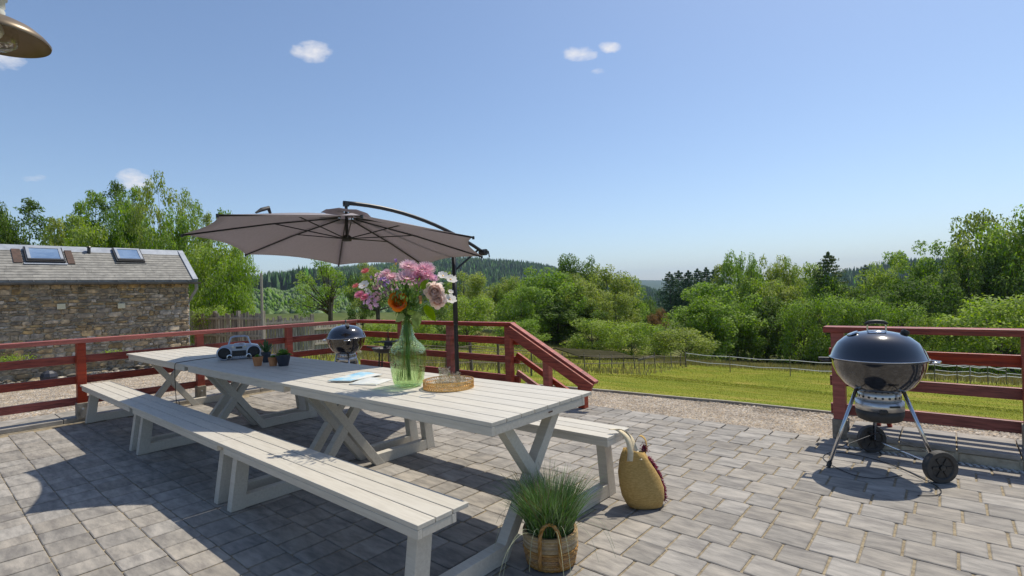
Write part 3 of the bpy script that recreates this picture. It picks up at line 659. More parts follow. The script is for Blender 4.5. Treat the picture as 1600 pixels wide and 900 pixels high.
single = set(k for d, k in ranked[:300] if d < 1e8)
rest = G(); rotr = random.Random(9)
for k, (cx, cy, w, hgt) in enumerate(cells):
    jx = .006 + rotr.uniform(0, .003); sx, sy = w - jx - .002, hgt - .0065
    v = rotr.randrange(5); key = (round(w, 3), v)
    if key not in PM: PM[key] = paver_mesh(w - .0105, sy + .0035, hash(key) % 1000).mesh('paver')
    z = rotr.uniform(-.0015, .0015); rx, ry, rz = rotr.uniform(-.009, .009), rotr.uniform(-.009, .009), rotr.uniform(-.012, .012)
    if k in single: mk('paver', PM[key], 'paver', patio, loc=(cx, cy, z), rot=(rx, ry, rz))
    else:
        me = PM[key]; R = Euler((rx, ry, rz)).to_matrix(); c = Vector((cx, cy, z))
        rest.add([R @ vv.co + c for vv in me.vertices], [tuple(p.vertices) for p in me.polygons])
o = ob('pavers', rest, 'paver', patio); o['kind'] = 'stuff'

# kerb slabs at the left, stone step at the right
kl = G(); kl.box((-8.16, 1.6, -.055), (.60, 8.4, .11)); o = ob('left_kerb', kl, 'mortar'); o['kind'] = 'structure'; o['label'] = 'flat stone kerb under the left railing'
y = -2.5; kk = random.Random(4)
while y < 5.6:
    l = kk.uniform(.48, .62); g = G(); g.box((-8.17, y + l / 2, .027), (.58, l - .008, .05)); ob('kerb_slab', g, 'kerb', o, bevel=.006, rot=(0, 0, 0)); y += l
st = G(); st.box((.75, 5.315, .005), (2.86, .47, .15)); o = ob('stone_step', st, 'mortar'); o['kind'] = 'structure'; o['label'] = 'low stone step under the right railing'
x = -.70
for i in range(9):
    l = kk.uniform(.25, .37)
    g = G(); g.box((x + l / 2, 5.31, .092), (l - .009, .505, .035)); ob('step_slab', g, 'paver', o, bevel=.005)
    g = G(); g.box((x + l / 2, 5.079, .03), (l * .94, .022, .075)); ob('riser_stone', g, 'mortar', o, bevel=.008); x += l
# slotted drain in front of the step
dr = thing('drain_channel', 'long slotted drain cover at the foot of the stone step', 'drain', (-.62, 5.033, .0))
g = G(); g.box((.85, 0, -.012), (1.9, .046, .02)); ob('channel', g, 'cable', dr)
g = G()
for i in range(46): g.box((-.08 + i * .04, 0, .0035), (.020, .050, .008), (0, 0, .5))
o = ob('grating', g, 'galv', dr)

# ------------------------------------------------------------------ railings
def post(parent, x, y, top, foot=.17, w=.088, base=0.05, m='red'):
    g = G(); g.box((x, y, (top + base + foot) / 2), (w, w, top - base - foot)); p = ob('post', g, m, parent, bevel=.004)
    g = G(); g.box((x, y, base + foot / 2 - .01), (w + .022, w + .022, foot + .02)); ob('concrete_foot', g, 'concrete', p, bevel=.006)
    for s in (-1,):
        g = G(); g.lathe([(0, .008), (.011, .008), (.011, 0)], 8, (x + .056, y - .0, base + foot * .6), Matrix.Rotation(math.pi / 2, 3, 'Y')); ob('bolt', g, 'galv', p)
    return p
BO = [(.189, .279), (.440, .529), (.683, .776)]
lr = thing('railing', 'red stained railing along the left side in front of the stone building', 'railing', (0, 0, 0))
for yy in (-1.1, .13, 1.355, 2.63, 3.89, 5.03): post(lr, XL + .0, yy, .925)
g = G(); g.box((XL - .01, 2.05, .951), (.145, 6.2, .052)); ob('top_rail', g, 'red', lr, bevel=.005)
for a, b_ in BO:
    g = G(); g.box((XL - .067, 2.0, (a + b_) / 2), (.042, 6.15, b_ - a)); ob('rail', g, 'redx', lr, bevel=.004)
br = thing('railing', 'red stained railing along the back with a sloping stair rail', 'railing', (0, 0, 0))
for xx in (-6.66, -5.53, -4.41): post(br, xx, YR, .925, base=0.0)
g = G(); g.box((-6.07, YR + .01, .951), (3.44, .145, .052)); ob('top_rail', g, 'redx', br, bevel=.005)
for a, b_ in BO:
    g = G(); g.box((-6.10, YR + .067, (a + b_) / 2), (3.60, .042, b_ - a)); ob('rail', g, 'redx', br, bevel=.004)
# stair rail
x0, z0, x1, z1 = -4.36, .965, -3.14, .325
for xx in (-3.80, -3.30):
    zt = z0 + (z1 - z0) * (xx - x0) / (x1 - x0) - .05; g = G(); g.box((xx, YR - .0, zt / 2), (.088, .088, zt)); ob('post', g, 'red', br, bevel=.004)
g = G(); g.bar((x0, YR - .005, z0), (x1 + .03, YR - .005, z1 - .016), .085, .034); ob('sloping_top_rail', g, 'redx', br, bevel=.004)
g = G(); g.bar((x0, YR - .068, z0 - .085), (x1, YR - .068, z1 - .085), .040, .125); ob('sloping_board', g, 'redx', br, bevel=.004)
for dz in (.37, .60):
    xa, za = x0 + .02, z0 - .04 - dz; xb = min(x1 - .15, xa + (za - .04) / (.965 - .325) * 1.22); zb = za - (xb - xa) * (.64 / 1.22)
    g = G(); g.bar((xa, YR + .067, za), (xb, YR + .067, max(zb, .05)), .040, .068); ob('sloping_board', g, 'redx', br, bevel=.004)
rr_ = thing('railing', 'red stained railing at the right behind the big kettle barbecue', 'railing', (0, 0, 0))
post(rr_, -.78, YR2 - .0, .925, base=-.01, w=.095); post(rr_, .425, YR2, .925, base=.1); post(rr_, 1.6, YR2, .925, base=.1)
g = G(); g.box((.42, YR2 + .0, .951), (2.60, .16, .052)); ob('top_rail', g, 'redx', rr_, bevel=.005)
for a, b_ in BO:
    g = G(); g.box((.44, YR2 + .069, (a + b_) / 2), (2.60, .042, b_ - a)); ob('rail', g, 'redx', rr_, bevel=.004)
g = G(); g.bar((-.66, YR2 + .13, .62), (-.50, YR2 + .13, .06), .03, .05, up=(0, 1, 0)); ob('brace', g, 'redx', rr_)
g = G(); g.bar((-.60, YR2 + .13, .62), (-.42, YR2 + .13, .06), .03, .05, up=(0, 1, 0)); ob('brace', g, 'redx', rr_)

# ------------------------------------------------------------------ stone building
WX = -15.2; YE = 4.82; EZ = 1.905; GZ = -.45
sb = thing('stone_building', 'long low rubble stone building under a slate roof with two roof windows', 'building', (WX, 2, GZ))
sb_inv = Matrix.Translation((-WX, -2, -GZ))
def obw(name, g, m, parent=None, **k):      # world-space mesh placed under the building
    par = parent or sb
    off = Vector((WX, 2, GZ)); g.v = [tuple(Vector(p) - off) for p in g.v]; return ob(name, g, m, par, **k)
g = G(); g.box((WX - 1.15, -2.6, (EZ + GZ) / 2 - .02), (2.26, 2 * (YE + 2.6) - .04, EZ - GZ)); obw('wall', g, 'mortar')
gab = G(); gab.prism([(WX - 2.2, EZ - .1), (WX - .1, EZ - .1), (WX - 1.05, EZ + .72)], 'y', -9.95, YE - .05); obw('gable', gab, 'mortar')
def stone(g, y0, y1, z0, z1, r, depth=.02, xf=WX, wob=.20):
    n = 8; cy, cz = (y0 + y1) / 2, (z0 + z1) / 2; hy, hz_ = (y1 - y0) / 2, (z1 - z0) / 2; e = r.uniform(3.0, 8.0); ph = r.uniform(-.3, .3); R = []
    for (c, s) in ((1, .15), (.86, .9), (.1, 1), (-.84, .92), (-1, -.1), (-.88, -.9), (-.1, -1), (.85, -.93)):
        k = r.uniform(1 - wob, 1.06) if abs(c * s) > .5 else r.uniform(.92, 1.04); R.append((cy + (c * k + r.uniform(-.08, .08)) * hy, cz + (s * k + r.uniform(-.06, .06)) * hz_))
    d = depth * r.uniform(.4, 1.4); tlt = r.uniform(-.3, .3) * .02; v = []
    for (q, dx) in ((1.0, -.03), (.97, d * .55), (.78, d)):
        for (yy, zz) in R: v.append((xf + dx + (tlt * (zz - cz) / max(hz_, .01) if dx > 0 else 0) + (r.uniform(-.004, .004) if dx > 0 else 0), cy + (yy - cy) * q, cz + (zz - cz) * q))
    f = [(k * n + i, k * n + (i + 1) % n, (k + 1) * n + (i + 1) % n, (k + 1) * n + i) for k in (0, 1) for i in range(n)] + [tuple(range(2 * n, 3 * n))]
    g.add(v, f)
ws = random.Random(21); mass = G(); cnt = 0
z = GZ + .1; zs = []
while z < EZ - .04:
    h = ws.choice((.055, .075, .09, .11, .13)); zs.append((z, min(z + h, EZ))); z += h
allst = []
for (a, b_) in zs:
    y = -4.0 + ws.uniform(0, .1)
    while y < YE - .02:
        w = ws.uniform(.09, .32) if b_ - a > .07 else ws.uniform(.12, .38)
        w = min(w, YE - y); w = w if YE - y - w > .06 else YE - y
        if ws.random() < .24 and b_ - a > .09: 
            m_ = (a + b_) / 2 + ws.uniform(-.01, .01); allst += [(y, y + w, a, m_), (y, y + w * .5, m_, b_), (y + w * .5, y + w, m_, b_)]
        else: allst.append((y, y + w, a + ws.uniform(-.012, .008), b_ + ws.uniform(-.006, .014)))
        y += w
seen = sorted([s for s in allst if s[1] > .95 and s[2] > -.15], key=lambda s: -(s[1] - s[0]) * (s[3] - s[2]))[:300]
seenset = set(seen)
for s in allst:
    j = .009; a = (s[0] + j / 2, s[1] - j / 2, s[2] + j / 2, s[3] - j / 2)
    if s in seenset: g = G(); stone(g, *a, ws); obw('stone', g, 'stone')
    else: stone(mass, *a, ws)
# gable end stones facing the fence
for (a, b_) in zs:
    x = WX - 2.2
    while x < WX - .05:
        w = min(ws.uniform(.14, .32), WX - x); h_ = G(); stone(h_, x, x + w - .01, a + .004, b_ - .004, ws); mass.add([(p[1], YE + (p[0] - WX) * .8, p[2]) for p in h_.v], [f[::-1] for f in h_.f]); x += w
o = obw('stones', mass, 'stone'); o['kind'] = 'stuff'
# roof: two slopes with zinc ridge, verge and gutter
RX = -16.15; RZ = 2.77; EX = WX + .16; EZZ = EZ + .04; YV = 4.98
sl = Vector((EX - RX, 0, EZZ - RZ)); sl_n = Vector((-sl.z, 0, sl.x)).normalized()
if sl_n.z < 0: sl_n = -sl_n
rf = G(); rf.prism([(EX, EZZ), (RX, RZ), (RX, RZ - .05), (EX, EZZ - .05)], 'y', -10, YV); roof = obw('roof', rf, 'slate')
# courses of roofing sheets overlap, each with its own edge
nrow = 13; rw = random.Random(8); 
for i in range(nrow):
    f0, f1 = i / nrow, (i + 1) / nrow; a = Vector((EX, 0, EZZ)) * (1 - f0) + Vector((RX, 0, RZ)) * f0; b_ = Vector((EX, 0, EZZ)) * (1 - f1) + Vector((RX, 0, RZ)) * f1
    y = -6 + rw.uniform(0, .6)
    while y < YV - .06:
        w = min(rw.uniform(.9, 1.5), YV - .06 - y)
        if y + w > .8:
            g = G(); p = [a + sl_n * .013, b_ + sl_n * .005, b_ + sl_n * .003, a + sl_n * .003]; g.prism([(q.x, q.z) for q in p], 'y', y, y + w - .003); obw('roofing_sheet', g, 'slate', roof) if False else obw('roofing_sheet', g, 'slate')
        y += w
g = G(); g.prism([(EX, EZZ), (RX, RZ), (RX - 1.1, EZZ - .1), (RX - 1.05, EZZ - .14), (RX, RZ - .06), (EX - .03, EZZ - .05)], 'y', -10, YV - .01); 
g = G(); g.prism([(RX, RZ), (RX - 1.1, EZZ - .1), (RX - 1.1, EZZ - .15), (RX, RZ - .05)], 'y', -10, YV); obw('rear_roof', g, 'slate')
g = G(); g.prism([(RX + .16, RZ - .105), (RX, RZ + .035), (RX - .14, RZ - .06), (RX - .13, RZ - .08), (RX, RZ + .01), (RX + .15, RZ - .12)], 'y', -10, YV + .012); obw('ridge_capping', g, 'zinc')
vv = [Vector((EX, 0, EZZ)), Vector((RX, 0, RZ))]
g = G(); q = [vv[0] + sl_n * .04, vv[1] + sl_n * .04, vv[1] - sl_n * .12, vv[0] - sl_n * .12]; g.prism([(p.x, p.z) for p in q], 'y', YV - .10, YV + .02); obw('verge', g, 'zinc')
g = G(); n = 8; pr_ = [(EX + .06 + .055 * math.cos(math.pi + math.pi * i / n), EZZ - .045 + .055 * math.sin(math.pi + math.pi * i / n)) for i in range(n + 1)]; pr_ += [(EX + .06 + .048 * math.cos(2 * math.pi - math.pi * i / n), EZZ - .045 + .048 * math.sin(2 * math.pi - math.pi * i / n)) for i in range(n + 1)]
g.prism(pr_, 'y', -10, YV + .06); gu = obw('gutter', g, 'darkzinc')
g = G()
y = .7
while y < YV: g.tube([(EX + .0, y, EZZ + .005), (EX + .115, y, EZZ - .038)], .008, 6); g.tube([(EX + .115, y, EZZ - .04), (EX + .1, y, EZZ - .09)], .008, 6); y += .37
ob('gutter_brackets', g, 'darkzinc', None).name = 'gutter_bracket'
gb = bpy.data.objects['gutter_bracket']; gb.parent = sb; gb.location = (-WX, -2, -GZ)
g = G(); g.tube([(EX + .06, YV - .04, EZZ - .08), (WX + .05, YV + .02, EZZ - .22), (WX - .35, YE + .09, 1.35), (WX - .40, YE + .09, GZ)], .038, 8); obw('downpipe', g, 'zinc')
def onroof(px, py):   # point of the roof slope seen at a pixel
    d = ray(px, py); n = sl_n; P0 = Vector((EX, 0, EZZ)); t_ = (P0 - CP).dot(n) / d.dot(n); return CP + d * t_
def roofwin(pxa, pya, pxb, pyb):   # centre-left and centre-right of the window on the slope
    a = onroof(pxa, pya); b_ = onroof(pxb, pyb); cy0, cy1 = a.y, b_.y; u = (vv[0] - vv[1]).normalized(); c = (a + b_) / 2; L_ = .60
    def P(y, s, h): return Vector((c.x, y, c.z)) + u * s + sl_n * h
    def slab(name, y0, y1, s0, s1, h0, h1, m, parent=None):
        g = G(); v = [P(y, s, h) for h in (h0, h1) for (y, s) in ((y0, s0), (y1, s0), (y1, s1), (y0, s1))]; g.add(v, [(3, 2, 1, 0), (4, 5, 6, 7), (0, 1, 5, 4), (1, 2, 6, 5), (2, 3, 7, 6), (3, 0, 4, 7)]); return obw(name, g, m, parent, bevel=.003)
    w = slab('roof_window', cy0, cy1, -L_ / 2, L_ / 2, .0, .075, 'blackframe')
    sash = [slab('sash', cy0 + .03, cy1 - .03, -L_ / 2 + .03, -L_ / 2 + .085, .07, .095, 'zinc'), slab('sash', cy0 + .03, cy1 - .03, L_ / 2 - .085, L_ / 2 - .03, .07, .095, 'blackframe'),
            slab('sash', cy0 + .03, cy0 + .085, -L_ / 2 + .085, L_ / 2 - .085, .07, .095, 'zinc'), slab('sash', cy1 - .085, cy1 - .03, -L_ / 2 + .085, L_ / 2 - .085, .07, .095, 'zinc')]
    p_ = slab('pane', cy0 + .085, cy1 - .085, -L_ / 2 + .085, L_ / 2 - .085, .07, .084, 'pane')
    for o in sash + [p_]: o.parent = w
    return P, slab, cy0, cy1
P, slab, y0, y1 = roofwin(38, 401, 99, 401)
slab('flashing', y0 - .20, y0 - .05, -.26, .30, .018, .032, 'rust'); slab('flashing', y1 + .04, y1 + .17, -.26, .32, .018, .032, 'rust')
slab('flashing', y0 - .04, y1 + .03, .302, .36, .02, .034, 'zinc')
P, slab, y0, y1 = roofwin(178, 401, 222, 402)
slab('flashing', y0 - .03, y1 + .03, .302, .34, .02, .034, 'darkzinc')
c = onroof(139, 396); g = G(); g.lathe([(.0, .17), (.045, .17), (.06, .15), (.045, .14), (.035, .14), (.035, -.02)], 12, c); obw('vent_pipe', g, 'blackframe', smooth=False)
c = onroof(246, 388); 
for px, py in ((95, 479), (189, 478)):
    d = ray(px, py); t_ = (WX - CP.x) / d.x; c = CP + d * t_; g = G(); g.box((WX + .045, c.y, c.z), (.03, .145, .12)); v_ = obw('wall_vent', g, 'cream', bevel=.006)
    g = G(); [g.box((WX + .062, c.y, c.z - .042 + i * .021), (.006, .12, .008)) for i in range(5)]; obw('grille', g, 'cream').parent = v_
# loose stones and moss along the foot of the wall
rb = random.Random(31); rub = G()
for i in range(760):
    y = rb.uniform(-2, 4.9); f = rb.random(); x = WX + .02 + f * .72; s = rb.uniform(.03, .085); z = height(np.array([x]), np.array([y]))[0] + .05 + (1 - f) * .20 * rb.random() + s * .3
    d = [s * rb.uniform(.7, 1.5), s * rb.uniform(.8, 1.8), s * rb.uniform(.4, .8)]; g0 = len(rub.v)
    v = []
    for k in range(3):
        rr2 = (.75, 1.0, .55)[k]; zz = (-1, .1, 1)[k]
        for j in range(6):
            a = j * math.pi / 3 + rb.uniform(-.25, .25); v.append((x + math.cos(a) * d[0] * rr2 * rb.uniform(.8, 1.1), y + math.sin(a) * d[1] * rr2, z + zz * d[2] * .7 + rb.uniform(-.1, .1) * s))
    rub.add(v, [(k * 6 + j, k * 6 + (j + 1) % 6, (k + 1) * 6 + (j + 1) % 6, (k + 1) * 6 + j) for k in (0, 1) for j in range(6)] + [(12, 13, 14, 15, 16, 17)])
M['rubble'] = mat('sunlit rubble', (.16, .13, .10), (.50, .42, .30), rough=.9, scale=9, spread=.5, bump=.6, bscale=30, c3=(.20, .17, .13))
o = ob('rubble_bank', rub, 'rubble'); o['kind'] = 'stuff'; o['label'] = 'bank of loose stones piled along the foot of the wall'
mg = G()
for (px, py, r_, n_) in ((8, 563, .20, 420), (20, 560, .16, 260), (176, 551, .12, 240), (300, 556, .2, 200)):
    d = ray(px, py); t_ = (WX + .35 - CP.x) / d.x; c = CP + d * t_
    for i in range(n_):
        a = Vector((rb.gauss(0, r_ * .6), rb.gauss(0, r_), rb.gauss(0, r_ * .25))); n_v = Vector((rb.gauss(0, 1), rb.gauss(0, 1), rb.gauss(0, 1) + 1)).normalized(); tt = n_v.orthogonal().normalized() * .018; bb = n_v.cross(tt).normalized() * .010; p = c + a; mg.quad(p - tt, p - bb, p + tt, p + bb)
o = ob('weeds', mg, 'leafy'); o['kind'] = 'stuff'; o['label'] = 'yellow green weeds growing on the rubble bank'
d = ray(76, 587); t_ = (WX + .75 - CP.x) / d.x; c = CP + d * t_
bl = G(); bl.lathe([(.0, .11), (.07, .10), (.13, .05), (.15, -.02), (.13, -.1)], 9, c); tag(ob('boulder', bl, 'slatepot'), 'dark round stone lying in front of the rubble bank', 'stone')

# ------------------------------------------------------------------ board fences, pole
def board_fence(name, pa, pb, h, label, n, zoff=0):
    a, b_ = Vector(pa), Vector(pb); d = (b_ - a).normalized(); L_ = (b_ - a).length; ang = math.atan2(d.y, d.x)
    t0 = thing(name, label, 'fence', a, ang)
    r = random.Random(len(label)); dz = b_.z - a.z
    for i in range(n):
        x = (i + .5) * L_ / n; hh = h * r.uniform(.93, 1.02); g = G(); g.box((x, r.uniform(-.004, .004), dz * x / L_ + hh / 2 - .02), (L_ / n * .82, .018, hh), (0, r.uniform(-.02, .02), 0)); ob('board', g, 'oldwood', t0)
    for f in (.16, .50, .87):
        g = G(); g.bar((0, -.03, h * f), (L_, -.03, h * f + dz), .04, .06); ob('rail', g, 'palewood', t0)
    for k in range(4):
        x = L_ * k / 3; g = G(); g.box((x, .06, dz * x / L_ + h / 2), (.09, .09, h * 1.06)); ob('post', g, 'oldwood', t0)
    return t0
def gpoint(px, depth, dz=0):
    p = at(px, 480, depth); return (p.x, p.y, H(p.x, p.y) + dz)
def fence_px(xa, ya, da, xb, yb, db, label, n, h=None):
    a = at(xa, ya, da); b_ = at(xb, yb, db); h = h or max(a.z - H(a.x, a.y), .5)
    return board_fence('board_fence', (a.x, a.y, a.z - h), (b_.x, b_.y, b_.z - h), h, label, n)
fence_px(298, 488, 15.6, 408, 488, 14.6, 'grey weathered board fence behind the low elder bush', 24, 1.35)
fence_px(411, 497, 15.2, 489, 493, 16.4, 'grey board fence with pale rails right of the tall pole', 18, 1.3)
fence_px(488, 506, 16.6, 562, 503, 19, 'last stretch of grey board fence behind the small barbecue', 20, 1.3)
p0 = at(408, 427, 14.5); g = G(); g.tube([(p0.x, p0.y, p0.z - 3.2), tuple(p0)], [.045, .035], 8); tag(ob('pole', g, 'palewood'), 'tall thin wooden pole rising above the board fences', 'pole')

# stake fence round the meadow, electric fence at the right
sf = thing('stake_fence', 'line of old wooden stakes with wire between lawn and meadow', 'fence', (0, 0, 0))
pts = []
stk = [(610, 592), (640, 588), (697, 600), (738, 592), (780, 592), (830, 590), (878, 583), (914, 580), (936.5, 579), (956, 577), (975, 578), (992, 578), (1008, 579), (1024, 576), (1037, 573), (1050, 575), (1063, 573), (1072, 575)]
for (px, py) in stk:
    p = gpt(px, py); pts.append(p); r = rb.uniform(.022, .034); h = rb.uniform(.60, .80); g = G(); g.tube([(p.x, p.y, p.z - .1), (p.x + rb.uniform(-.06, .06), p.y, p.z + h)], [r, r * .8], 7); ob('stake', g, 'stake', sf)
p = gpt(998, 577); q = gpt(1023, 576); g = G(); g.bar((p.x, p.y, p.z + .45), (q.x, q.y, q.z + .62), .05, .09); ob('cross_rail', g, 'stake', sf)
ps = sorted(pts, key=lambda p: p.x)
for hh in (.3, .58):
    g = G()
    for a, b_ in zip(ps, ps[1:]): g.tube([(a.x, a.y, a.z + hh), (b_.x, b_.y, b_.z + hh)], .006, 4)
    ob('wire', g, 'stake', sf)
ef = thing('electric_fence', 'white tape electric fence on thin posts across the field', 'fence', (0, 0, 0))
ep = [gpt(x, y) for x, y in ((1072, 574), (1141, 582), (1235, 589), (1330, 595), (1461, 598), (1496, 600), (1516, 601), (1544, 602), (1573, 602), (1640, 604))]
for i, p in enumerate(ep):
    g = G(); g.tube([(p.x, p.y, p.z - .05), (p.x, p.y, p.z + .78)], .020, 6); ob('post', g, 'stake', ef)
for hh in (.38, .74):
    g = G()
    for a, b_ in zip(ep, ep[1:]):
        a2 = Vector((a.x, a.y, a.z + hh)); b2 = Vector((b_.x, b_.y, b_.z + hh)); m_ = (a2 + b2) / 2 - Vector((0, 0, .05)); g.tube([a2, m_, b2], .016, 4)
    ob('tape', g, 'wire', ef)
e2 = thing('electric_fence', 'second white tape fence sagging between posts behind the right railing', 'fence', (0, 0, 0))
e2p = [gpt(x, y) for x, y in ((1461, 588), (1517, 590), (1544, 592), (1573, 593), (1650, 596))]
for p in e2p: g = G(); g.tube([(p.x, p.y, p.z - .05), (p.x, p.y, p.z + .72)], .018, 6); ob('post', g, 'wire', e2)
g = G()
for i, (a, b_) in enumerate(zip(e2p, e2p[1:])):
    for hh in (.35, .70):
        a2 = Vector((a.x, a.y, a.z + hh)); b2 = Vector((b_.x, b_.y, b_.z + hh * (.7 if i == 2 else 1))); m_ = (a2 + b2) / 2 - Vector((0, 0, .07)); g.tube([a2, m_, b2], .016, 4)
ob('tape', g, 'wire', e2)
# low sloping shelter roof in the meadow
a = gpt(862, 556); b_ = gpt(990, 566); c0 = at(865, 543, 33.5); c1 = at(962, 548.5, 33.0); d0 = at(905, 556, 30.5); d1 = at(1000, 560, 30.2)
sh = thing('low_shelter', 'low shelter with a mossy sloping roof standing in the meadow', 'shelter', (0, 0, 0))
g = G(); top = [c0, c1, d1, d0]; g.add([tuple(p) for p in top] + [tuple(p - Vector((0, 0, .06))) for p in top], [(0, 1, 2, 3), (7, 6, 5, 4), (0, 4, 5, 1), (1, 5, 6, 2), (2, 6, 7, 3), (3, 7, 4, 0)])
M['mossroof_shade'] = mat('mossy roof with painted shade', (.030, .030, .016), (.065, .06, .035), rough=1, scale=1.4, stretch=(1, 4, 1), spec=0); ob('roof', g, 'mossroof_shade', sh)  # moss tones darkened, with the shade of this slope put into the colour
for p in (c0, c1, d0, d1): g = G(); g.tube([(p.x, p.y, p.z - 1.0), (p.x, p.y, p.z - .03)], .05, 6); ob('post', g, 'stake', sh)
# ------------------------------------------------------------------ picnic tables
YC = 2.2156; TL = 2.0494; X1 = -1.6548; TW = .8901; BI = .6042; BW = .2931; BZ = .4438
def picnic(label):
    t0 = thing('picnic_table', label, 'picnic table', (0, 0, 0)); hx = TL / 2
    n = 8; w = TW / n
    for i in range(n):
        g = G(); g.box((0, -TW / 2 + (i + .5) * w, .7495), (TL - .006, w - .005, .021)); ob('tabletop_slat', g, 'white', t0, bevel=.0025)
    def beam(a, b_, w_, h_, m='white'): g = G(); g.bar(a, b_, w_, h_); return ob('beam', g, m, t0, bevel=.002)
    beam((-hx + .10, -TW / 2 + .014, .7165), (hx - .003, -TW / 2 + .014, .7165), .024, .044); beam((-hx + .10, TW / 2 - .095, .7165), (hx - .003, TW / 2 - .095, .7165), .024, .044)
    for x in (-hx + .115, 0, hx - .016): beam((x, -TW / 2 + .027, .7165), (x, TW / 2 - .108, .7165), .024, .0435)
    for s in (-1, 1):
        ya, yb = sorted((s * BI, s * (BI + BW))); n2 = 3; w2 = BW / n2
        for i in range(n2): g = G(); g.box((0, ya + (i + .5) * w2, BZ - .010), (TL - .006, w2 - .005, .021)); ob('bench_slat', g, 'white', t0, bevel=.0025)
        fr = ya + .014; bk = yb - .014 if s > 0 else yb - .09
        if s > 0: fr, bk = ya + .014, yb - .075
        beam((-hx + .10, fr, BZ - .040), (hx - .003, fr, BZ - .040), .024, .038); beam((-hx + .10, bk, BZ - .040), (hx - .003, bk, BZ - .040), .024, .038)
        for x in (-hx + .115, hx - .016): beam((x, fr + .013, BZ - .040), (x, bk - .013, BZ - .040), .024, .0375)
    for xf in (hx - .10, -hx + .12):           # the +X faces of the two trestles
        xa, xb = xf - .066, xf
        # crossing legs
        g = G(); g.prism([(-.275, .694), (-.20, .694), (.327, .001), (.242, .001)], 'x', xa + .0025, xb); ob('leg', g, 'white', t0, bevel=.003)
        g = G(); g.prism([(.275, .694), (.20, .694), (-.327, .001), (-.242, .001)], 'x', xa, xb - .0025); ob('leg', g, 'white', t0, bevel=.003)
        for s in (-1, 1):
            g = G(); p = [(s * .285, .003), (s * .800, .003), (s * .79, .088), (s * .222, .088)]; g.prism(p if s > 0 else p[::-1], 'x', xa + .002, xb - .0015); ob('foot_bar', g, 'white', t0, bevel=.003)
            p = [(s * .868, .001), (s * .812, .402), (s * .727, .402), (s * .778, .001)]; g = G(); g.prism(p if s < 0 else p[::-1], 'x', xa, xb); ob('bench_leg', g, 'white', t0, bevel=.003)
    return t0
pt = picnic('white slatted picnic table carrying the green vase and the gold tray'); pt.location = (X1 - TL / 2, YC, 0)
g = G(); g.box((TL / 2 + .0005, .02, .722), (.002, .035, .008)); ob('maker_plate', g, 'rust', pt)
def relabel(o, l): o['label'] = l; return o
p2 = copy_tree(pt); relabel(p2, 'white picnic table in the parasol shade carrying the small potted plants'); p2.location = (X1 - TL * 1.5, YC, 0)
p3 = copy_tree(pt); relabel(p3, 'white picnic table farthest away with its end beside the left railing'); p3.location = (X1 - TL * 2.5, YC, 0)
for o in (pt, p2, p3): o['group'] = 'white picnic tables standing end to end'
for o in (p2, p3):
    for c in list(o.children):
        if c.name.startswith('maker_plate'): bpy.data.objects.remove(c)

# ------------------------------------------------------------------ parasol
UC = Vector((-5.032, 3.157, 1.929)); UR = 1.555; UT = (.028, -.096); UROT = -8.337
ps_ = thing('parasol', 'large dark taupe cantilever parasol over the tables', 'parasol', (-4.77, 4.50, 0))
def obp(name, g, m, parent=None, origin=(-4.77, 4.50, 0), **k):
    par = parent or ps_; off = Vector(origin); g.v = [tuple(Vector(p) - off) for p in g.v]; return ob(name, g, m, par, **k)
def cpt(k, q, sag=0.0):   # point on the rib k at fraction q from the apex
    a = UROT - k * math.pi / 4; x = UR * q * math.cos(a); y = UR * q * math.sin(a)
    rise = .335 * (1 - q) + .045 * math.sin(math.pi * q) * (1 - q)
    return UC + Vector((x, y, UT[0] * x + UT[1] * y + rise))
for k in range(8):
    g = G(); nu, nv = 8, 10; vs = []
    for iv in range(nv + 1):
        q = .07 + .93 * iv / nv
        for iu in range(nu + 1):
            u = iu / nu; sc_ = 4 * u * (1 - u); qq = q - .072 * sc_ * (iv / nv) ** 3
            p = cpt(k, qq) * (1 - u) + cpt(k + 1, qq) * u; p = p - Vector((0, 0, .035 * sc_ * math.sin(math.pi * min(1, iv / nv)) )); vs.append(p)
    g.add(vs, [(i * (nu + 1) + j, i * (nu + 1) + j + 1, (i + 1) * (nu + 1) + j + 1, (i + 1) * (nu + 1) + j) for i in range(nv) for j in range(nu)])
    o = obp('canopy_panel', g, 'canvas', smooth=True); s = o.modifiers.new('cloth', 'SOLIDIFY'); s.thickness = .002
    g = G(); g.tube([cpt(k, .06) - Vector((0, 0, .022)), cpt(k, .5) - Vector((0, 0, .020)), cpt(k, .995) - Vector((0, 0, .012))], .0085, 6); rb_ = obp('rib', g, 'metalgrey')
    hub = cpt(k, 0) ; a = UROT - k * math.pi / 4; lo = Vector((UC.x + .035 * math.cos(a), UC.y + .035 * math.sin(a), 2.015))
    g = G(); g.tube([lo, cpt(k, .46) - Vector((0, 0, .026))], .0065, 6); obp('strut', g, 'metalgrey')
    g = G(); g.lathe([(0, .0), (.012, 0), (.012, .03), (0, .03)], 8, cpt(k, .998) - Vector((0, 0, .028))); obp('rib_tip', g, 'plastic', rb_)
    # vent flap over the top, raised off the main cloth
    g = G(); a0 = cpt(k, .02) + Vector((0, 0, .045)); b0 = cpt(k + 1, .02) + Vector((0, 0, .045)); a1 = cpt(k, .17) + Vector((0, 0, .05)); b1 = cpt(k + 1, .17) + Vector((0, 0, .05)); m1 = (a1 + b1) / 2 * 1.0 + Vector((0, 0, .018)); m1 = m1 * .94 + (a0 + b0) / 2 * .06
    g.add([a0, b0, b1, m1, a1], [(0, 1, 2, 3, 4)]); o = obp('vent_panel', g, 'canvas'); s = o.modifiers.new('cloth', 'SOLIDIFY'); s.thickness = .002
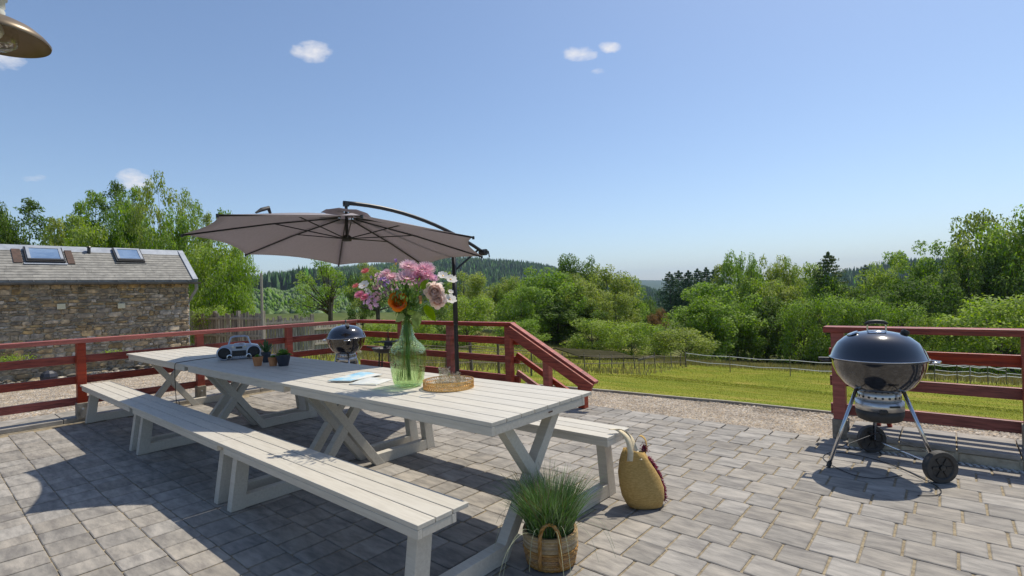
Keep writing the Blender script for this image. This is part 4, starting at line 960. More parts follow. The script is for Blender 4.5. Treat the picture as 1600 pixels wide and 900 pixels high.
g = G(); g.tube([(UC.x, UC.y, 1.99), (UC.x, UC.y, 2.41)], .017, 10); hb = obp('hub', g, 'metalgrey')
g = G(); g.lathe([(0, 1.985), (.045, 1.985), (.05, 2.0), (.05, 2.03), (.03, 2.05), (.0, 2.05)], 14, (UC.x, UC.y, 0)); obp('runner', g, 'plastic')
g = G(); g.box((UC.x, UC.y, 2.395), (.05, .05, .055)); obp('arm_joint', g, 'metalgrey')
du = Vector((.19, .982, 0)).normalized()
def arm(t): return Vector((UC.x, UC.y, 0)) + du * t + Vector((0, 0, 2.405 + .015 * t - .157 * t * t if t > 0 else 2.405))
g = G(); g.tube([arm(t) for t in np.linspace(-.03, 1.82, 14)], .0235, 8); obp('arm', g, 'metalgrey', smooth=True)
MT = Vector((-4.77, 4.50, 0))
g = G(); g.tube([(MT.x, MT.y, .05), (MT.x, MT.y, 2.12)], .027, 12); obp('mast', g, 'metalgrey', smooth=True)
g = G(); g.tube([(MT.x, MT.y, 1.0), (MT.x, MT.y, 1.62)], .031, 12); obp('mast_sleeve', g, 'plastic', smooth=True)
g = G(); g.tube([(MT.x, MT.y, 1.66), arm(1.76)], .014, 8); obp('strut', g, 'metalgrey')
g = G(); q = arm(1.83); g.tube([q - Vector((.05, 0, -.0)), q + Vector((.05, 0, .0))], .042, 14); cr_ = obp('crank', g, 'plastic'); g = G(); g.tube([q + Vector((.05, 0, 0)), q + Vector((.09, 0, .01)), q + Vector((.09, .02, -.07))], .008, 6); obp('crank_handle', g, 'metalgrey', cr_)
for a in (0, math.pi / 2): g = G(); g.bar(MT + Vector((math.cos(a + .3) * .45, math.sin(a + .3) * .45, .022 + a * .002)), MT - Vector((math.cos(a + .3) * .45, math.sin(a + .3) * .45, -.022 - a * .002)), .05, .04); obp('cross_foot', g, 'metalgrey')
c_ = cpt(7, .70); d_ = (cpt(7, .6) - c_).normalized(); g = G(); g.tube([c_ - d_ * .09 + Vector((0, 0, .01)), c_ - d_ * .03 + Vector((0, 0, .035)), c_ + d_ * .05 + Vector((0, 0, .05)), c_ + d_ * .07 + Vector((0, 0, .0))], [.008, .018, .02, .012], 8); obp('closing_strap', g, 'plastic')

# ------------------------------------------------------------------ kettle barbecues
def kettle(label, loc, rz, s=1.0, rot_lid=0.0):
    t0 = thing('kettle_barbecue', label, 'barbecue', loc, rz, 'kettle barbecues'); t0.scale = (s, s, s); R = .300; Z = .80
    pr_ = [(0, .530), (.08, .533), (.15, .556), (.215, .605), (.262, .672), (.288, .735), (.297, .785), (.303, .79), (.303, .797), (.292, .797), (.28, .74), (.255, .68), (.21, .615), (.14, .567), (0, .548)]
    g = G(); g.lathe(pr_, 56); ob('bowl', g, 'black', t0, smooth=True)
    g = G(); g.lathe([(0, 1.000), (.07, .998), (.14, .984), (.20, .957), (.25, .915), (.283, .862), (.298, .812), (.306, .808), (.306, .799), (.30, .799)], 56); lid = ob('lid', g, 'black', t0, smooth=True)
    g = G(); g.lathe([(.304, .7985), (.3085, .7985), (.3085, .806), (.304, .806)], 56); ob('rim', g, 'chrome', lid, smooth=True)
    # lid handle, damper and thermometer
    g = G(); g.tube([(-.058, 0, .985), (-.056, 0, 1.055)], .006, 6); g.tube([(.058, 0, .985), (.056, 0, 1.055)], .006, 6); ob('handle_bracket', g, 'chrome', lid)
    g = G(); g.tube([(-.068, 0, 1.050), (-.045, 0, 1.062), (0, 0, 1.067), (.045, 0, 1.062), (.068, 0, 1.050)], [.010, .014, .015, .014, .010], 10); ob('handle', g, 'plastic', lid, smooth=True)
    g = G(); g.lathe([(.0, .006), (.062, .004), (.066, -.004)], 24, (0, 0, .997)); ob('heat_shield', g, 'chrome', lid, smooth=True)
    g = G(); Rm = Matrix.Rotation(-.42, 3, 'Y'); g.lathe([(0, .010), (.036, .008), (.040, 0)], 18, (-.155, -.03, .979), Rm); d_ = ob('damper', g, 'chrome', lid)
    g = G(); Rm = Matrix.Rotation(.5, 3, 'Y'); g.lathe([(0, .040), (.024, .038), (.028, .02), (.022, 0)], 16, (.165, .02, .968), Rm); ob('thermometer', g, 'plastic', lid)
    # side handles
    for sgn in (-1, 1):
        g = G(); g.tube([(sgn * .295, -.05, .775), (sgn * .345, -.048, .778), (sgn * .367, 0, .780), (sgn * .345, .048, .778), (sgn * .295, .05, .775)], .009, 8); ob('side_handle', g, 'plastic' if sgn < 0 else 'chrome', t0, smooth=True)
    g = G(); g.box((-.345, -.03, .79), (.075, .035, .02)); ob('tool_hook', g, 'plastic', t0, bevel=.004)
    # ash catcher and vent collar
    g = G(); g.lathe([(.128, .562), (.135, .562), (.135, .487), (.128, .487)], 32); ob('vent_collar', g, 'brushed', t0, smooth=True)
    g = G()
    for i in range(20): a = i * 2 * math.pi / 20; g.lathe([(0, .1368), (.0085, .1368), (.0085, .134)], 8, (0, 0, .522), Matrix.Rotation(a, 3, 'Z') @ Matrix.Rotation(math.pi / 2, 3, 'Y'))
    ob('vent_holes', g, 'plastic', t0)
    g = G(); g.lathe([(0, .340), (.11, .340), (.136, .352), (.149, .385), (.150, .425), (.143, .425), (.138, .39), (0, .36)], 36); ob('ash_catcher', g, 'tyre', t0, smooth=True)
    g = G(); g.lathe([(.144, .425), (.1515, .425), (.1515, .488), (.128, .490)], 36); ob('steel_band', g, 'brushed', t0, smooth=True)
    g = G(); g.box((.0, -.156, .428), (.05, .02, .022)); ob('catch', g, 'plastic', t0)
    g = G(); g.bar((.04, -.152, .468), (.10, -.128, .468), .012, .012); ob('vent_lever', g, 'plastic', t0)
    return t0
# big one: wheels at (-.10,4.52) and (-.50,4.98), plain leg foot at (-.73,4.42)
KC = Vector((-.43, 4.66, 0))
kb = kettle('big black kettle barbecue with two wheels in front of the right railing', KC, 0.25)
Ri = Matrix.Rotation(-.25, 3, 'Z')
def kl_(p): return Ri @ (Vector(p) - KC)
wa, wb, ft = Vector((-.115, 4.52, .105)), Vector((-.50, 4.98, .105)), Vector((-.73, 4.415, .012))
for p, wheel in ((wa, 1), (wb, 1), (ft, 0)):
    q = kl_(p); tp = Vector((q.x, q.y, 0)).normalized() * .165; tp.z = .575; g = G(); g.tube([tp, q], .0125, 10); lg = ob('leg', g, 'chrome', kb, smooth=True)
    if not wheel: g = G(); dd = (q - tp).normalized(); g.tube([q - dd * .03, q + dd * .008], .016, 10); ob('foot_cap', g, 'plastic', lg)
ax = (kl_(wb) - kl_(wa)).normalized(); Rw = ax.to_track_quat('Z', 'Y').to_matrix()
for p in (wa, wb):
    q = kl_(p) + ax * (-.035 if p is wa else .035); g = G(); g.lathe([(0, -.012), (.03, -.016), (.07, -.014), (.078, -.024), (.103, -.024), (.108, -.016), (.108, .016), (.103, .024), (.078, .024), (.07, .012), (0, .012)], 32, q, Rw); w_ = ob('wheel', g, 'tyre', kb, smooth=False)
    g = G(); [g.box(q + Rw @ Vector((math.cos(a) * .046, math.sin(a) * .046, 0)), (.040, .014, .044), Rw @ Matrix.Rotation(a, 3, 'Z')) for a in [i * math.pi / 3 for i in range(6)]]; ob('spokes', g, 'plastic', w_)
    g = G(); g.lathe([(0, -.030), (.018, -.028), (.02, .028), (0, .030)], 14, q, Rw); ob('hub', g, 'plastic', w_)
g = G(); g.tube([kl_(wa), kl_(wb)], .006, 8); ob('axle', g, 'chrome', kb)
g = G(); q1, q2, q3 = kl_((-.17, 4.56, .18)), kl_((-.47, 4.93, .18)), kl_((-.68, 4.45, .14)); g.tube([q1, q2], .003, 5); g.tube([q2, q3], .003, 5); g.tube([q3, q1], .003, 5)
ob('leg_brace', g, 'metalgrey', kb)
# small one near the corner
SC = Vector((-7.02, 4.34, 0)); ks = kettle('smaller looking kettle barbecue in the corner of the railings behind the tables', SC, -.5, .95)
for i, a in enumerate((-2.1, .1, 2.2)):
    tp = Vector((math.cos(a) * .15, math.sin(a) * .15, .585)); q = Vector((math.cos(a) * .33, math.sin(a) * .33, .02 if i != 1 else .09)); g = G(); g.tube([tp, q], .0125, 8); ob('leg', g, 'chrome', ks, smooth=True)
for s in (-1, 1):
    q = Vector((.33, s * .0, .09)) + Vector((.0, s * .24, 0)); g = G(); Rw = Matrix.Rotation(math.pi / 2, 3, 'X'); g.lathe([(0, -.012), (.085, -.02), (.095, -.012), (.095, .012), (.085, .02), (0, .012)], 20, q, Rw); ob('wheel', g, 'tyre', ks)
g = G(); g.tube([(.33, -.24, .09), (.33, .24, .09)], .008, 8); ob('axle', g, 'chrome', ks)
g = G(); g.tube([(-.12, -.285, .775), (-.10, -.33, .78), (.02, -.345, .78), (.04, -.30, .775)], .011, 8); ob('side_handle', g, 'brushed', ks)
# small round grill
gr = thing('small_grill', 'small black charcoal grill on thin legs beside the vase', 'grill', (-6.02, 4.36, 0), .3)
g = G(); g.lathe([(0, .58), (.12, .585), (.185, .61), (.205, .645), (.212, .645), (.212, .655), (.195, .655), (.17, .62), (.1, .60), (0, .595)], 30); ob('pan', g, 'plastic', gr, smooth=True)
for a in (-1.9, .2, 1.5, 2.8): g = G(); g.tube([(math.cos(a) * .13, math.sin(a) * .13, .60), (math.cos(a) * .17, math.sin(a) * .17, .0)], .010, 6); ob('leg', g, 'metalgrey', gr)
g = G(); [g.tube([(-.15, y, .735), (.15, y, .735)], .004, 4) for y in np.linspace(-.10, .10, 9)]; g.tube([(-.15, -.10, .735), (.15, -.10, .735), (.15, .10, .735), (-.15, .10, .735)], .006, 5, closed=True); ob('grate', g, 'metalgrey', gr)
g = G(); g.prism([(-.16, .66), (-.02, .66), (-.02, .72), (-.16, .72)], 'y', .145, .150); ob('wind_shield', g, 'plastic', gr)
g = G(); g.box((.10, .12, .70), (.10, .008, .10)); ob('steel_plate', g, 'brushed', gr)
g = G(); g.tube([(-.10, .16, .64), (-.10, .16, .90)], .006, 5); g.tube([(.12, .16, .64), (.12, .16, .88)], .006, 5); ob('upright', g, 'metalgrey', gr)
g = G(); g.tube([(-.20, -.02, .655), (-.31, -.05, .665)], .012, 6); ob('handle', g, 'plastic', gr)

# ------------------------------------------------------------------ boombox
TZ = .7605
bx = thing('boombox', 'silver portable radio with two round speakers and a raised handle', 'radio', (-5.735, 2.285, TZ), 0)
vd = Vector((-5.735, 2.285, 0)).normalized(); bx.rotation_euler = (0, 0, math.atan2(vd.y, vd.x) - math.pi / 2 - .05)    # local -Y faces the camera
hw = .205
g = G(); outline = [(-.205, .06), (-.195, .024), (-.165, .004), (-.09, .002), (.09, .002), (.165, .004), (.195, .024), (.205, .06), (.200, .105), (.175, .135), (.10, .150), (-.10, .150), (-.175, .135), (-.20, .105)]
g.prism(outline, 'y', -.075, .10); ob('body', g, 'silver', bx, bevel=.012)
for s in (-1, 1):
    Ry = Matrix.Rotation(math.pi / 2, 3, 'X')
    g = G(); g.lathe([(.060, .0), (.072, .004), (.072, .02), (.058, .022)], 30, (s * .136, -.076, .072), Ry); sp = ob('speaker', g, 'silver', bx, smooth=True)
    g = G(); g.lathe([(0, .008), (.03, .014), (.058, .012), (.060, 0)], 28, (s * .136, -.076, .072), Ry); ob('speaker_mesh', g, 'darkgrille', sp, smooth=True)
    g = G(); g.lathe([(.020, .0), (.026, .002), (.026, .03), (.018, .032)], 20, (s * .088, -.078, .032), Ry); kn = ob('tweeter_ring', g, 'chrome', bx)
    g = G(); g.lathe([(0, .024), (.018, .026), (.02, .0)], 18, (s * .088, -.078, .032), Ry); ob('tweeter', g, 'darkgrille', kn)
    g = G(); g.tube([(s * .105, .03, .14), (s * .078, .04, .225)], .0085, 8); ob('handle_arm', g, 'silver', bx)
g = G(); g.tube([(-.080, .04, .223), (-.05, .04, .232), (.05, .04, .232), (.080, .04, .223)], .0095, 8); ob('handle_grip', g, 'silver', bx)
g = G(); g.box((0, -.079, .058), (.145, .012, .066)); cs = ob('cassette_door', g, 'plastic', bx, bevel=.004)
g = G(); g.box((0, -.087, .058), (.07, .004, .018)); ob('cassette_window', g, 'blackframe', cs)
g = G(); [g.box((-.052 + i * .021, -.086, .030), (.017, .006, .008)) for i in range(6)]; ob('buttons', g, 'silver', bx)
g = G(); g.box((0, -.079, .122), (.06, .008, .022)); ob('display', g, 'blackframe', bx, bevel=.002)
g = G(); g.box((-.055, -.078, .132), (.022, .01, .008)); g.box((.055, -.078, .132), (.022, .01, .008)); ob('knob', g, 'chrome', bx)
g = G(); g.lathe([(0, .018), (.05, .014), (.062, .0)], 24, (0, .02, .146)); ob('disc_lid', g, 'brushed', bx, smooth=True)
# power cable over the table edge to the ground
c = [(-5.93, 2.33, TZ + .004), (-6.02, 2.22, TZ + .012), (-6.08, 2.05, TZ + .004), (-6.03, 1.90, TZ + .004), (-5.98, 1.80, TZ + .004), (-5.965, 1.762, TZ - .002), (-5.962, 1.752, .70), (-5.95, 1.752, .45), (-5.93, 1.76, .2), (-5.90, 1.80, .02), (-5.8, 1.95, .006), (-5.5, 2.2, .006)]
def smooth_pts(c, n=6):
    c = [Vector(p) for p in c]; out = []
    for i in range(len(c) - 1):
        p0, p1, p2, p3 = c[max(i - 1, 0)], c[i], c[i + 1], c[min(i + 2, len(c) - 1)]
        for k in range(n):
            t = k / n; out.append(.5 * ((2 * p1) + (p2 - p0) * t + (2 * p0 - 5 * p1 + 4 * p2 - p3) * t * t + (3 * p1 - p0 - 3 * p2 + p3) * t ** 3))
    return out + [c[-1]]
g = G(); g.tube(smooth_pts(c), .0035, 6); tag(ob('power_cable', g, 'cable', smooth=True), 'thin black power cable from the radio hanging over the table edge', 'cable')
g = G(); cc = [(-.30, 4.50, .005), (-.45, 4.32, .005), (-.62, 4.36, .005), (-.80, 4.62, .005), (-.72, 4.84, .005), (-.40, 4.74, .005), (-.12, 4.40, .005), (-.10, 4.22, .005), (-.20, 4.13, .005)]; g.tube(smooth_pts(cc), .0028, 5)
tag(ob('ground_cable', g, 'cable', smooth=True), 'thin black cord lying on the pavers under the big barbecue', 'cord')

# ------------------------------------------------------------------ little pots
def strip_leaf(g, base, d, L_, w, curl=.3, n=5, thick=0, up=Vector((0, 0, 1)), tip=.02, cup=0.0, twist=0):
    d = Vector(d).normalized(); side = d.cross(up); side = side.normalized() if side.length > 1e-3 else Vector((1, 0, 0)); nrm = side.cross(d).normalized(); p = Vector(base); vs = []
    side = (Matrix.Rotation(twist, 3, d) @ side) if twist else side
    for i in range(n + 1):
        t = i / n; ww = w * max(math.sin(math.pi * (t * .82 + .14)), tip) if tip < .5 else w * (1 - t * .2)
        c = p + d * (L_ * t) - nrm * 0 + Vector((0, 0, -curl * L_ * t * t)); 
        vs += [c - side * ww + nrm * cup * ww, c - nrm * cup * ww * .3, c + side * ww + nrm * cup * ww]
    g.add(vs, [(i * 3 + j, i * 3 + j + 1, (i + 1) * 3 + j + 1, (i + 1) * 3 + j) for i in range(n) for j in (0, 1)])
rpt = random.Random(77)
def potplant(label, xy, r0, r1, h, pot, kind, rim=True):
    t0 = thing('potted_plant', label, 'potted plant', (xy[0], xy[1], TZ)); g = G()
    g.lathe([(0, 0), (r0, 0), (r1 * .97, h * .80), (r1, h * .80), (r1, h), (r1 * .9, h), (r1 * .86, h * .82), (0, h * .82)], 24); ob('pot', g, pot, t0, smooth=False)
    g = G(); g.lathe([(0, h * .88), (r1 * .87, h * .86)], 18); ob('soil', g, 'soil', t0); g = G()
    if kind == 'aloe':
        for i in range(34):
            a = rpt.uniform(0, 6.28); e = rpt.uniform(.1, 1.1); strip_leaf(g, (0, 0, h * .85), (math.cos(a) * math.sin(e), math.sin(a) * math.sin(e), math.cos(e)), rpt.uniform(.09, .145), rpt.uniform(.009, .015), curl=-.05, cup=.35, tip=.03)
    elif kind == 'ball':
        for i in range(150):
            a = rpt.uniform(0, 6.28); e = rpt.uniform(0, 1.5); d = Vector((math.cos(a) * math.sin(e), math.sin(a) * math.sin(e), math.cos(e))); strip_leaf(g, Vector((0, 0, h * .78)) + d * r1 * .55, d, r1 * .38, .0045, curl=.1, n=2)
    else:
        for i in range(46):
            a = rpt.uniform(0, 6.28); e = rpt.uniform(.25, 1.35); d = Vector((math.cos(a) * math.sin(e), math.sin(a) * math.sin(e), math.cos(e))); strip_leaf(g, Vector((0, 0, h * .88)) + d * .012, d, rpt.uniform(.05, .085), rpt.uniform(.010, .017), curl=.22, cup=.5)
    o = ob('leaves', g, 'aloe' if kind == 'aloe' else 'succ', t0, smooth=True)
    return t0
potplant('small terracotta pot with a round moss plant, left of the pair of terracotta pots', tuple(onz(403, 571.5, TZ))[:2], .032, .046, .085, 'terracotta', 'ball')
potplant('small terracotta pot with white tipped moss plant squeezed between the two dark pots', tuple(onz(427, 571.5, TZ))[:2], .031, .043, .080, 'terracotta', 'ball')
potplant('dark slate pot with a spiky dark succulent behind the terracotta pots', tuple(onz(416, 566, TZ))[:2], .030, .045, .10, 'slatepot', 'aloe')
potplant('wide dark slate pot with bright broad leaves, frontmost of the pots', tuple(onz(443, 571.5, TZ))[:2], .042, .062, .105, 'slatepot', 'broad')

# ------------------------------------------------------------------ vase and flowers
VC = Vector((-2.805, 2.195, TZ)); va = thing('glass_vase', 'big bulbous vase of green glass with a narrow neck', 'vase', VC)
outer = [(0, .002), (.078, .002), (.093, .010), (.101, .03), (.108, .065), (.116, .12), (.1225, .18), (.1245, .215), (.122, .24), (.112, .262), (.096, .280), (.078, .295), (.062, .312), (.051, .335), (.044, .365), (.039, .40), (.036, .425), (.0365, .440), (.0385, .445), (.0385, .449), (.036, .450)]
inner = [(.0345, .446), (.0335, .425), (.0365, .40), (.0415, .365), (.0485, .334), (.0595, .310), (.0755, .292), (.0935, .277), (.1095, .259), (.1195, .238), (.122, .215), (.120, .18), (.1135, .12), (.1055, .065), (.0985, .032), (.088, .014), (.07, .009), (0, .008)]
g = G(); g.lathe(outer + inner, 56); ob('glass_body', g, 'glassgreen', va, smooth=True)
wt_ = G(); wt_.lathe([(0, .0095), (.069, .0105), (.086, .0155), (.0968, .033), (.1038, .066), (.1105, .108), (.110, .110), (0, .110)], 48)
M['water'] = glass('vase water', (.95, .985, .92), 1.02); ob('water', wt_, 'water', va, smooth=True)
def petal(g, c, d, nrm, L_, w, lift=.3, cup=.3, n=3):   # petal leaving centre c along d, with normal nrm
    side = d.cross(nrm).normalized(); vs = []
    for i in range(n + 1):
        t = i / n; ww = w * (.35 + .65 * math.sin(math.pi * min(1, t * .62 + .12))) * (1 if t < .99 else .62)
        p = c + d * (L_ * t) + nrm * (lift * L_ * t * t); vs += [p - side * ww + nrm * (cup * ww), p, p + side * ww + nrm * (cup * ww)]
    g.add(vs, [(i * 3 + j, i * 3 + j + 1, (i + 1) * 3 + j + 1, (i + 1) * 3 + j) for i in range(n) for j in (0, 1)])
fr_ = random.Random(5); VM = VC + Vector((0, 0, .44))
def flower(kind, px, py, size, dz, m, label, m2=None, look=None, group=None):
    P = at(px, py, 3.49 + dz); r = size * 3.49 / F / 2 * (1.25 if kind == 'cluster' else 1.42 if kind == 'aster' and m in ('pink', 'pinkpale') else 1.3 if kind != 'bud' else 1.0); t0 = thing('cut_flower', label, 'flower', tuple(P), 0, group)
    nrm = ((CP - P).normalized() * .75 + Vector((0, 0, .55)) + (P - VM).normalized() * .45 + Vector((fr_.uniform(-.2, .2), fr_.uniform(-.2, .2), 0))).normalized() if look is None else Vector(look).normalized()
    x = nrm.orthogonal().normalized(); y = nrm.cross(x); O = Vector((0, 0, 0)); g = G(); c = G()
    if kind == 'aster':
        for k, (n, rr2, el_, ln) in enumerate(((20, .12, .10, 1.0), (18, .12, .38, .88), (14, .1, .70, .66), (9, .08, 1.0, .4))):
            for i in range(n):
                a = 2 * math.pi * (i + fr_.uniform(-.2, .2)) / n + k; d = (x * math.cos(a) + y * math.sin(a)); dd = (d * math.cos(el_) + nrm * math.sin(el_)).normalized(); petal(g, d * rr2 * r, dd, (nrm * math.cos(el_) - d * math.sin(el_)).normalized(), r * ln * fr_.uniform(.82, 1.0), r * .10, lift=.12, cup=.25)
        c.lathe([(0, r * .2), (r * .14, r * .16), (r * .2, r * .04)], 10, O, nrm.to_track_quat('Z', 'Y').to_matrix())
    elif kind in ('rose', 'peony'):
        rings = ((5, .95, .35, .62), (6, .86, .62, .55), (6, .72, .9, .5), (5, .58, 1.12, .42), (4, .42, 1.3, .32), (3, .3, 1.42, .22)) if kind == 'rose' else ((8, 1.0, .25, .42), (9, .94, .55, .38), (10, .86, .85, .33), (10, .75, 1.1, .28), (9, .6, 1.25, .24), (7, .5, 1.4, .2))
        for k, (n, ln, el_, w) in enumerate(rings):
            for i in range(n):
                a = 2 * math.pi * (i + .5 * (k % 2) + fr_.uniform(-.15, .15)) / n; d = (x * math.cos(a) + y * math.sin(a)); e2_ = el_ + fr_.uniform(-.12, .12); dd = (d * math.cos(e2_) + nrm * math.sin(e2_)).normalized(); petal(g, d * r * (.30 - .04 * k), dd, (nrm * math.cos(e2_) - d * math.sin(e2_)).normalized(), r * ln, r * w, lift=(.18 + .13 * k) if kind == 'rose' else (.4 + .08 * k), cup=.45, n=4)
    elif kind == 'cosmos':
        for i in range(7):
            a = 2 * math.pi * i / 7 + fr_.uniform(-.1, .1); d = x * math.cos(a) + y * math.sin(a); petal(g, d * r * .08, (d + nrm * .15).normalized(), nrm, r * .95, r * .40, lift=.1, cup=.15)
        c.lathe([(0, r * .16), (r * .12, r * .12), (r * .17, 0)], 10, O, nrm.to_track_quat('Z', 'Y').to_matrix())
    elif kind == 'cluster':
        for k in range(26):
            d0_ = Vector((fr_.gauss(0, 1), fr_.gauss(0, 1), fr_.gauss(0, 1))).normalized() * r * fr_.uniform(.3, .9); nn_ = (d0_.normalized() + nrm * .8).normalized(); xx = nn_.orthogonal().normalized(); yy = nn_.cross(xx)
            for i in range(5): a = 2 * math.pi * i / 5; d = xx * math.cos(a) + yy * math.sin(a); petal(g, d0_, (d + nn_ * .2).normalized(), nn_, r * .30, r * .12, n=2)
    elif kind == 'bud':
        for i in range(9):
            a = 2 * math.pi * i / 9; d = x * math.cos(a) + y * math.sin(a); up_ = Vector((0, 0, 1)); petal(g, d * r * .25, (up_ + d * .25).normalized(), -d, r * 1.5, r * .34, lift=.1)
        c.lathe([(0, -r * .7), (r * .32, -r * .5), (r * .40, 0), (r * .25, r * .3)], 10, O)
    ob('petals', g, m, t0, smooth=True)
    if c.v: ob('flower_centre', c, m2 or 'gold', t0)
    # stem down through the neck into the vase
    a = fr_.uniform(0, 6.28); nk = VM + Vector((math.cos(a), math.sin(a), 0)) * fr_.uniform(.005, .024); out = (P - VM); bs = VC + Vector((-out.x * .18 + math.cos(a) * .03, -out.y * .18 + math.sin(a) * .03, fr_.uniform(.03, .06)))
    pts = [Vector((0, 0, 0)) - nrm * r * .1, (P * .45 + nk * .55 + Vector((0, 0, .03))) - P, nk - P, (nk * .5 + bs * .5) - P, bs - P]
    g = G(); g.tube(smooth_pts(pts, 4), .0022 if size > 14 else .0014, 5); ob('stem', g, 'stem', t0)
    return t0
FL = [('aster', 636, 436, 27, -.03, 'pinkpale', 'biggest pink double aster facing the viewer above the orange rose'),
('aster', 638, 417, 21, .02, 'pinkpale', 'pale pink aster at the top above the biggest pink one'),
('aster', 660, 424, 24, .02, 'pink', 'pink aster right of the top pale one'), ('aster', 667, 420, 20, .05, 'pinkpale', 'pink aster at the upper right edge of the pink clump'),
('aster', 655, 434, 20, -.01, 'pink', 'deep pink aster right beside the biggest one'), ('aster', 677, 436, 15, .0, 'lilac', 'magenta lilac aster above the pale peony'), ('aster', 668, 431, 16, -.02, 'pink', 'pink aster between the deep pink and the magenta ones'),
('rose', 621.5, 473, 21, -.07, 'orange', 'large orange rose low over the vase neck'), ('peony', 679, 457, 21, -.05, 'cream_f', 'pale pink peony at the right, upper of two'), ('peony', 684, 471, 18, -.06, 'cream_f', 'pale pink peony at the right, lower of two'),
('aster', 571, 424, 11, -.03, 'coral', 'small coral scabious on a long stem at the upper left'), ('aster', 604, 426, 11, .02, 'pinkpale', 'small round pink scabious left of the pink clump'), ('aster', 556, 447, 9, .0, 'coral', 'tiny coral flower at the far left'),
('cosmos', 569, 446, 13, -.05, 'whitef', 'white cosmos at the left'), ('aster', 562, 461, 13, -.06, 'hotpink', 'hot pink flower low at the left, outer of two'), ('aster', 570, 465, 12, -.05, 'hotpink', 'hot pink flower low at the left, inner of two'),
('cluster', 595, 436, 19, .0, 'pinkpale', 'pink phlox cluster at the left above the purple one'), ('cluster', 600, 440, 16, -.03, 'purple', 'purple cluster in the middle of the left side'), ('cluster', 580, 470, 19, -.05, 'lilac', 'lilac phlox cluster low at the left'), ('cluster', 588, 463, 14, .0, 'pinkpale', 'pink phlox cluster right of the lilac one'),
('cluster', 612, 443, 18, .02, 'pinkpale', 'loose pink phlox left of the biggest aster'), ('cluster', 607, 455, 15, .03, 'lilac', 'loose lilac phlox above the orange rose'), ('bud', 618.5, 411, 9, .0, 'purple', 'purple bud highest on the left of the pink clump'), ('bud', 580, 436, 7, .0, 'purple', 'small purple bud at the left'),
('cluster', 656, 446, 18, .02, 'pinkpale', 'loose pale pink phlox below the big pink aster'), ('cluster', 622, 456, 11, .0, 'purple', 'small dark purple flower above the orange rose'), ('bud', 657, 471, 12, -.06, 'peach', 'peach rosebud right of the orange rose'),
('cosmos', 692, 431, 13, -.01, 'whitef', 'upper left white cosmos at the right side'), ('cosmos', 704, 437, 16, .0, 'whitef', 'white cosmos touching the parasol mast, upper'), ('cosmos', 703, 468, 16, .0, 'whitef', 'white cosmos touching the parasol mast, lower'), ('cosmos', 689, 447, 12, .03, 'whitef', 'white cosmos behind the peonies'), ('cosmos', 704, 456, 7, .02, 'whitef', 'tiny white cosmos between the two near the mast'),
('aster', 590, 450, 14, .02, 'pinkpale', 'pale pink aster half hidden in the left side of the bunch'), ('aster', 613, 433, 15, .03, 'pinkpale', 'pale pink aster left of the top of the pink clump'), ('aster', 647, 449, 13, .03, 'pinkpale', 'small pale pink aster under the biggest one'), ('cosmos', 690, 462, 11, .02, 'cream_f', 'cream cosmos right behind the peonies'), ('cluster', 664, 448, 12, .02, 'whitef', 'small white filler flowers left of the upper peony'), ('cluster', 575, 455, 11, .02, 'whitef', 'small white filler flowers at the left'),
('cluster', 648, 481, 12, -.05, 'stem', 'green seed head over the neck of the vase'), ('cluster', 583, 449, 14, .03, 'stem', 'pale green filler cluster at the left'), ('cluster', 597, 471, 14, .02, 'stem', 'green filler cluster left of the orange rose'), ('cluster', 697, 447, 12, .04, 'stem', 'green filler cluster at the right')]
for f in FL: flower(*f, look=None if f[0] not in ('rose', 'peony') else tuple((CP - at(f[1], f[2], 3.49)).normalized() + Vector((0, 0, .22))))
# leaves of the bunch
t0 = thing('leaf_spray', 'fresh green leaves among the flower stems above the vase neck', 'foliage', VM); t0['kind'] = 'thing'; g = G()
def atl(px, py, dz): return at(px, py, 3.49 + dz) - VM
for (px, py, L_, w, dx, dzv) in ((663, 478, 26, 7, .8, -.9), (652, 488, 22, 8, -.1, -.9), (668, 470, 20, 6, .5, .5), (642, 470, 16, 4, .1, .9), (660, 452, 18, 6, .3, .8), (632, 492, 16, 6, -.5, -.3), (637, 489, 14, 5, .5, .1), (648, 497, 12, 6, .2, -.5)):
    d = (CR * dx + CU * dzv).normalized(); up = (CP - VM).normalized(); strip_leaf(g, atl(px, py, -.06), d, L_ * 3.49 / F, w * 3.49 / F, curl=.15, up=Vector((up.x, up.y, .5)), cup=.2, n=6)
ob('big_leaves', g, 'leafy', t0, smooth=True); g = G()
for i in range(1100):
    a = fr_.uniform(0, 6.28); q = fr_.uniform(.0, 1); zz = fr_.uniform(.0, 1); p = Vector((math.cos(a) * q * (.05 + .19 * zz), math.sin(a) * q * (.05 + .19 * zz), zz * .25 + q * .02)); d = (p + Vector((0, 0, .1)) + Vector((fr_.gauss(0, .1), fr_.gauss(0, .1), fr_.gauss(0, .1)))).normalized()
    strip_leaf(g, p, d, fr_.uniform(.018, .05), fr_.uniform(.003, .008), curl=.2, n=3)
for i in range(60):
    a = fr_.uniform(0, 6.28); q = fr_.uniform(.3, 1); g.tube([(0, 0, 0), (math.cos(a) * q * .09, math.sin(a) * q * .09, .12), (math.cos(a) * q * .21, math.sin(a) * q * .21, fr_.uniform(.14, .26))], .0010, 3, caps=False)
o = ob('small_leaves', g, 'stem', t0); o['kind'] = 'stuff'

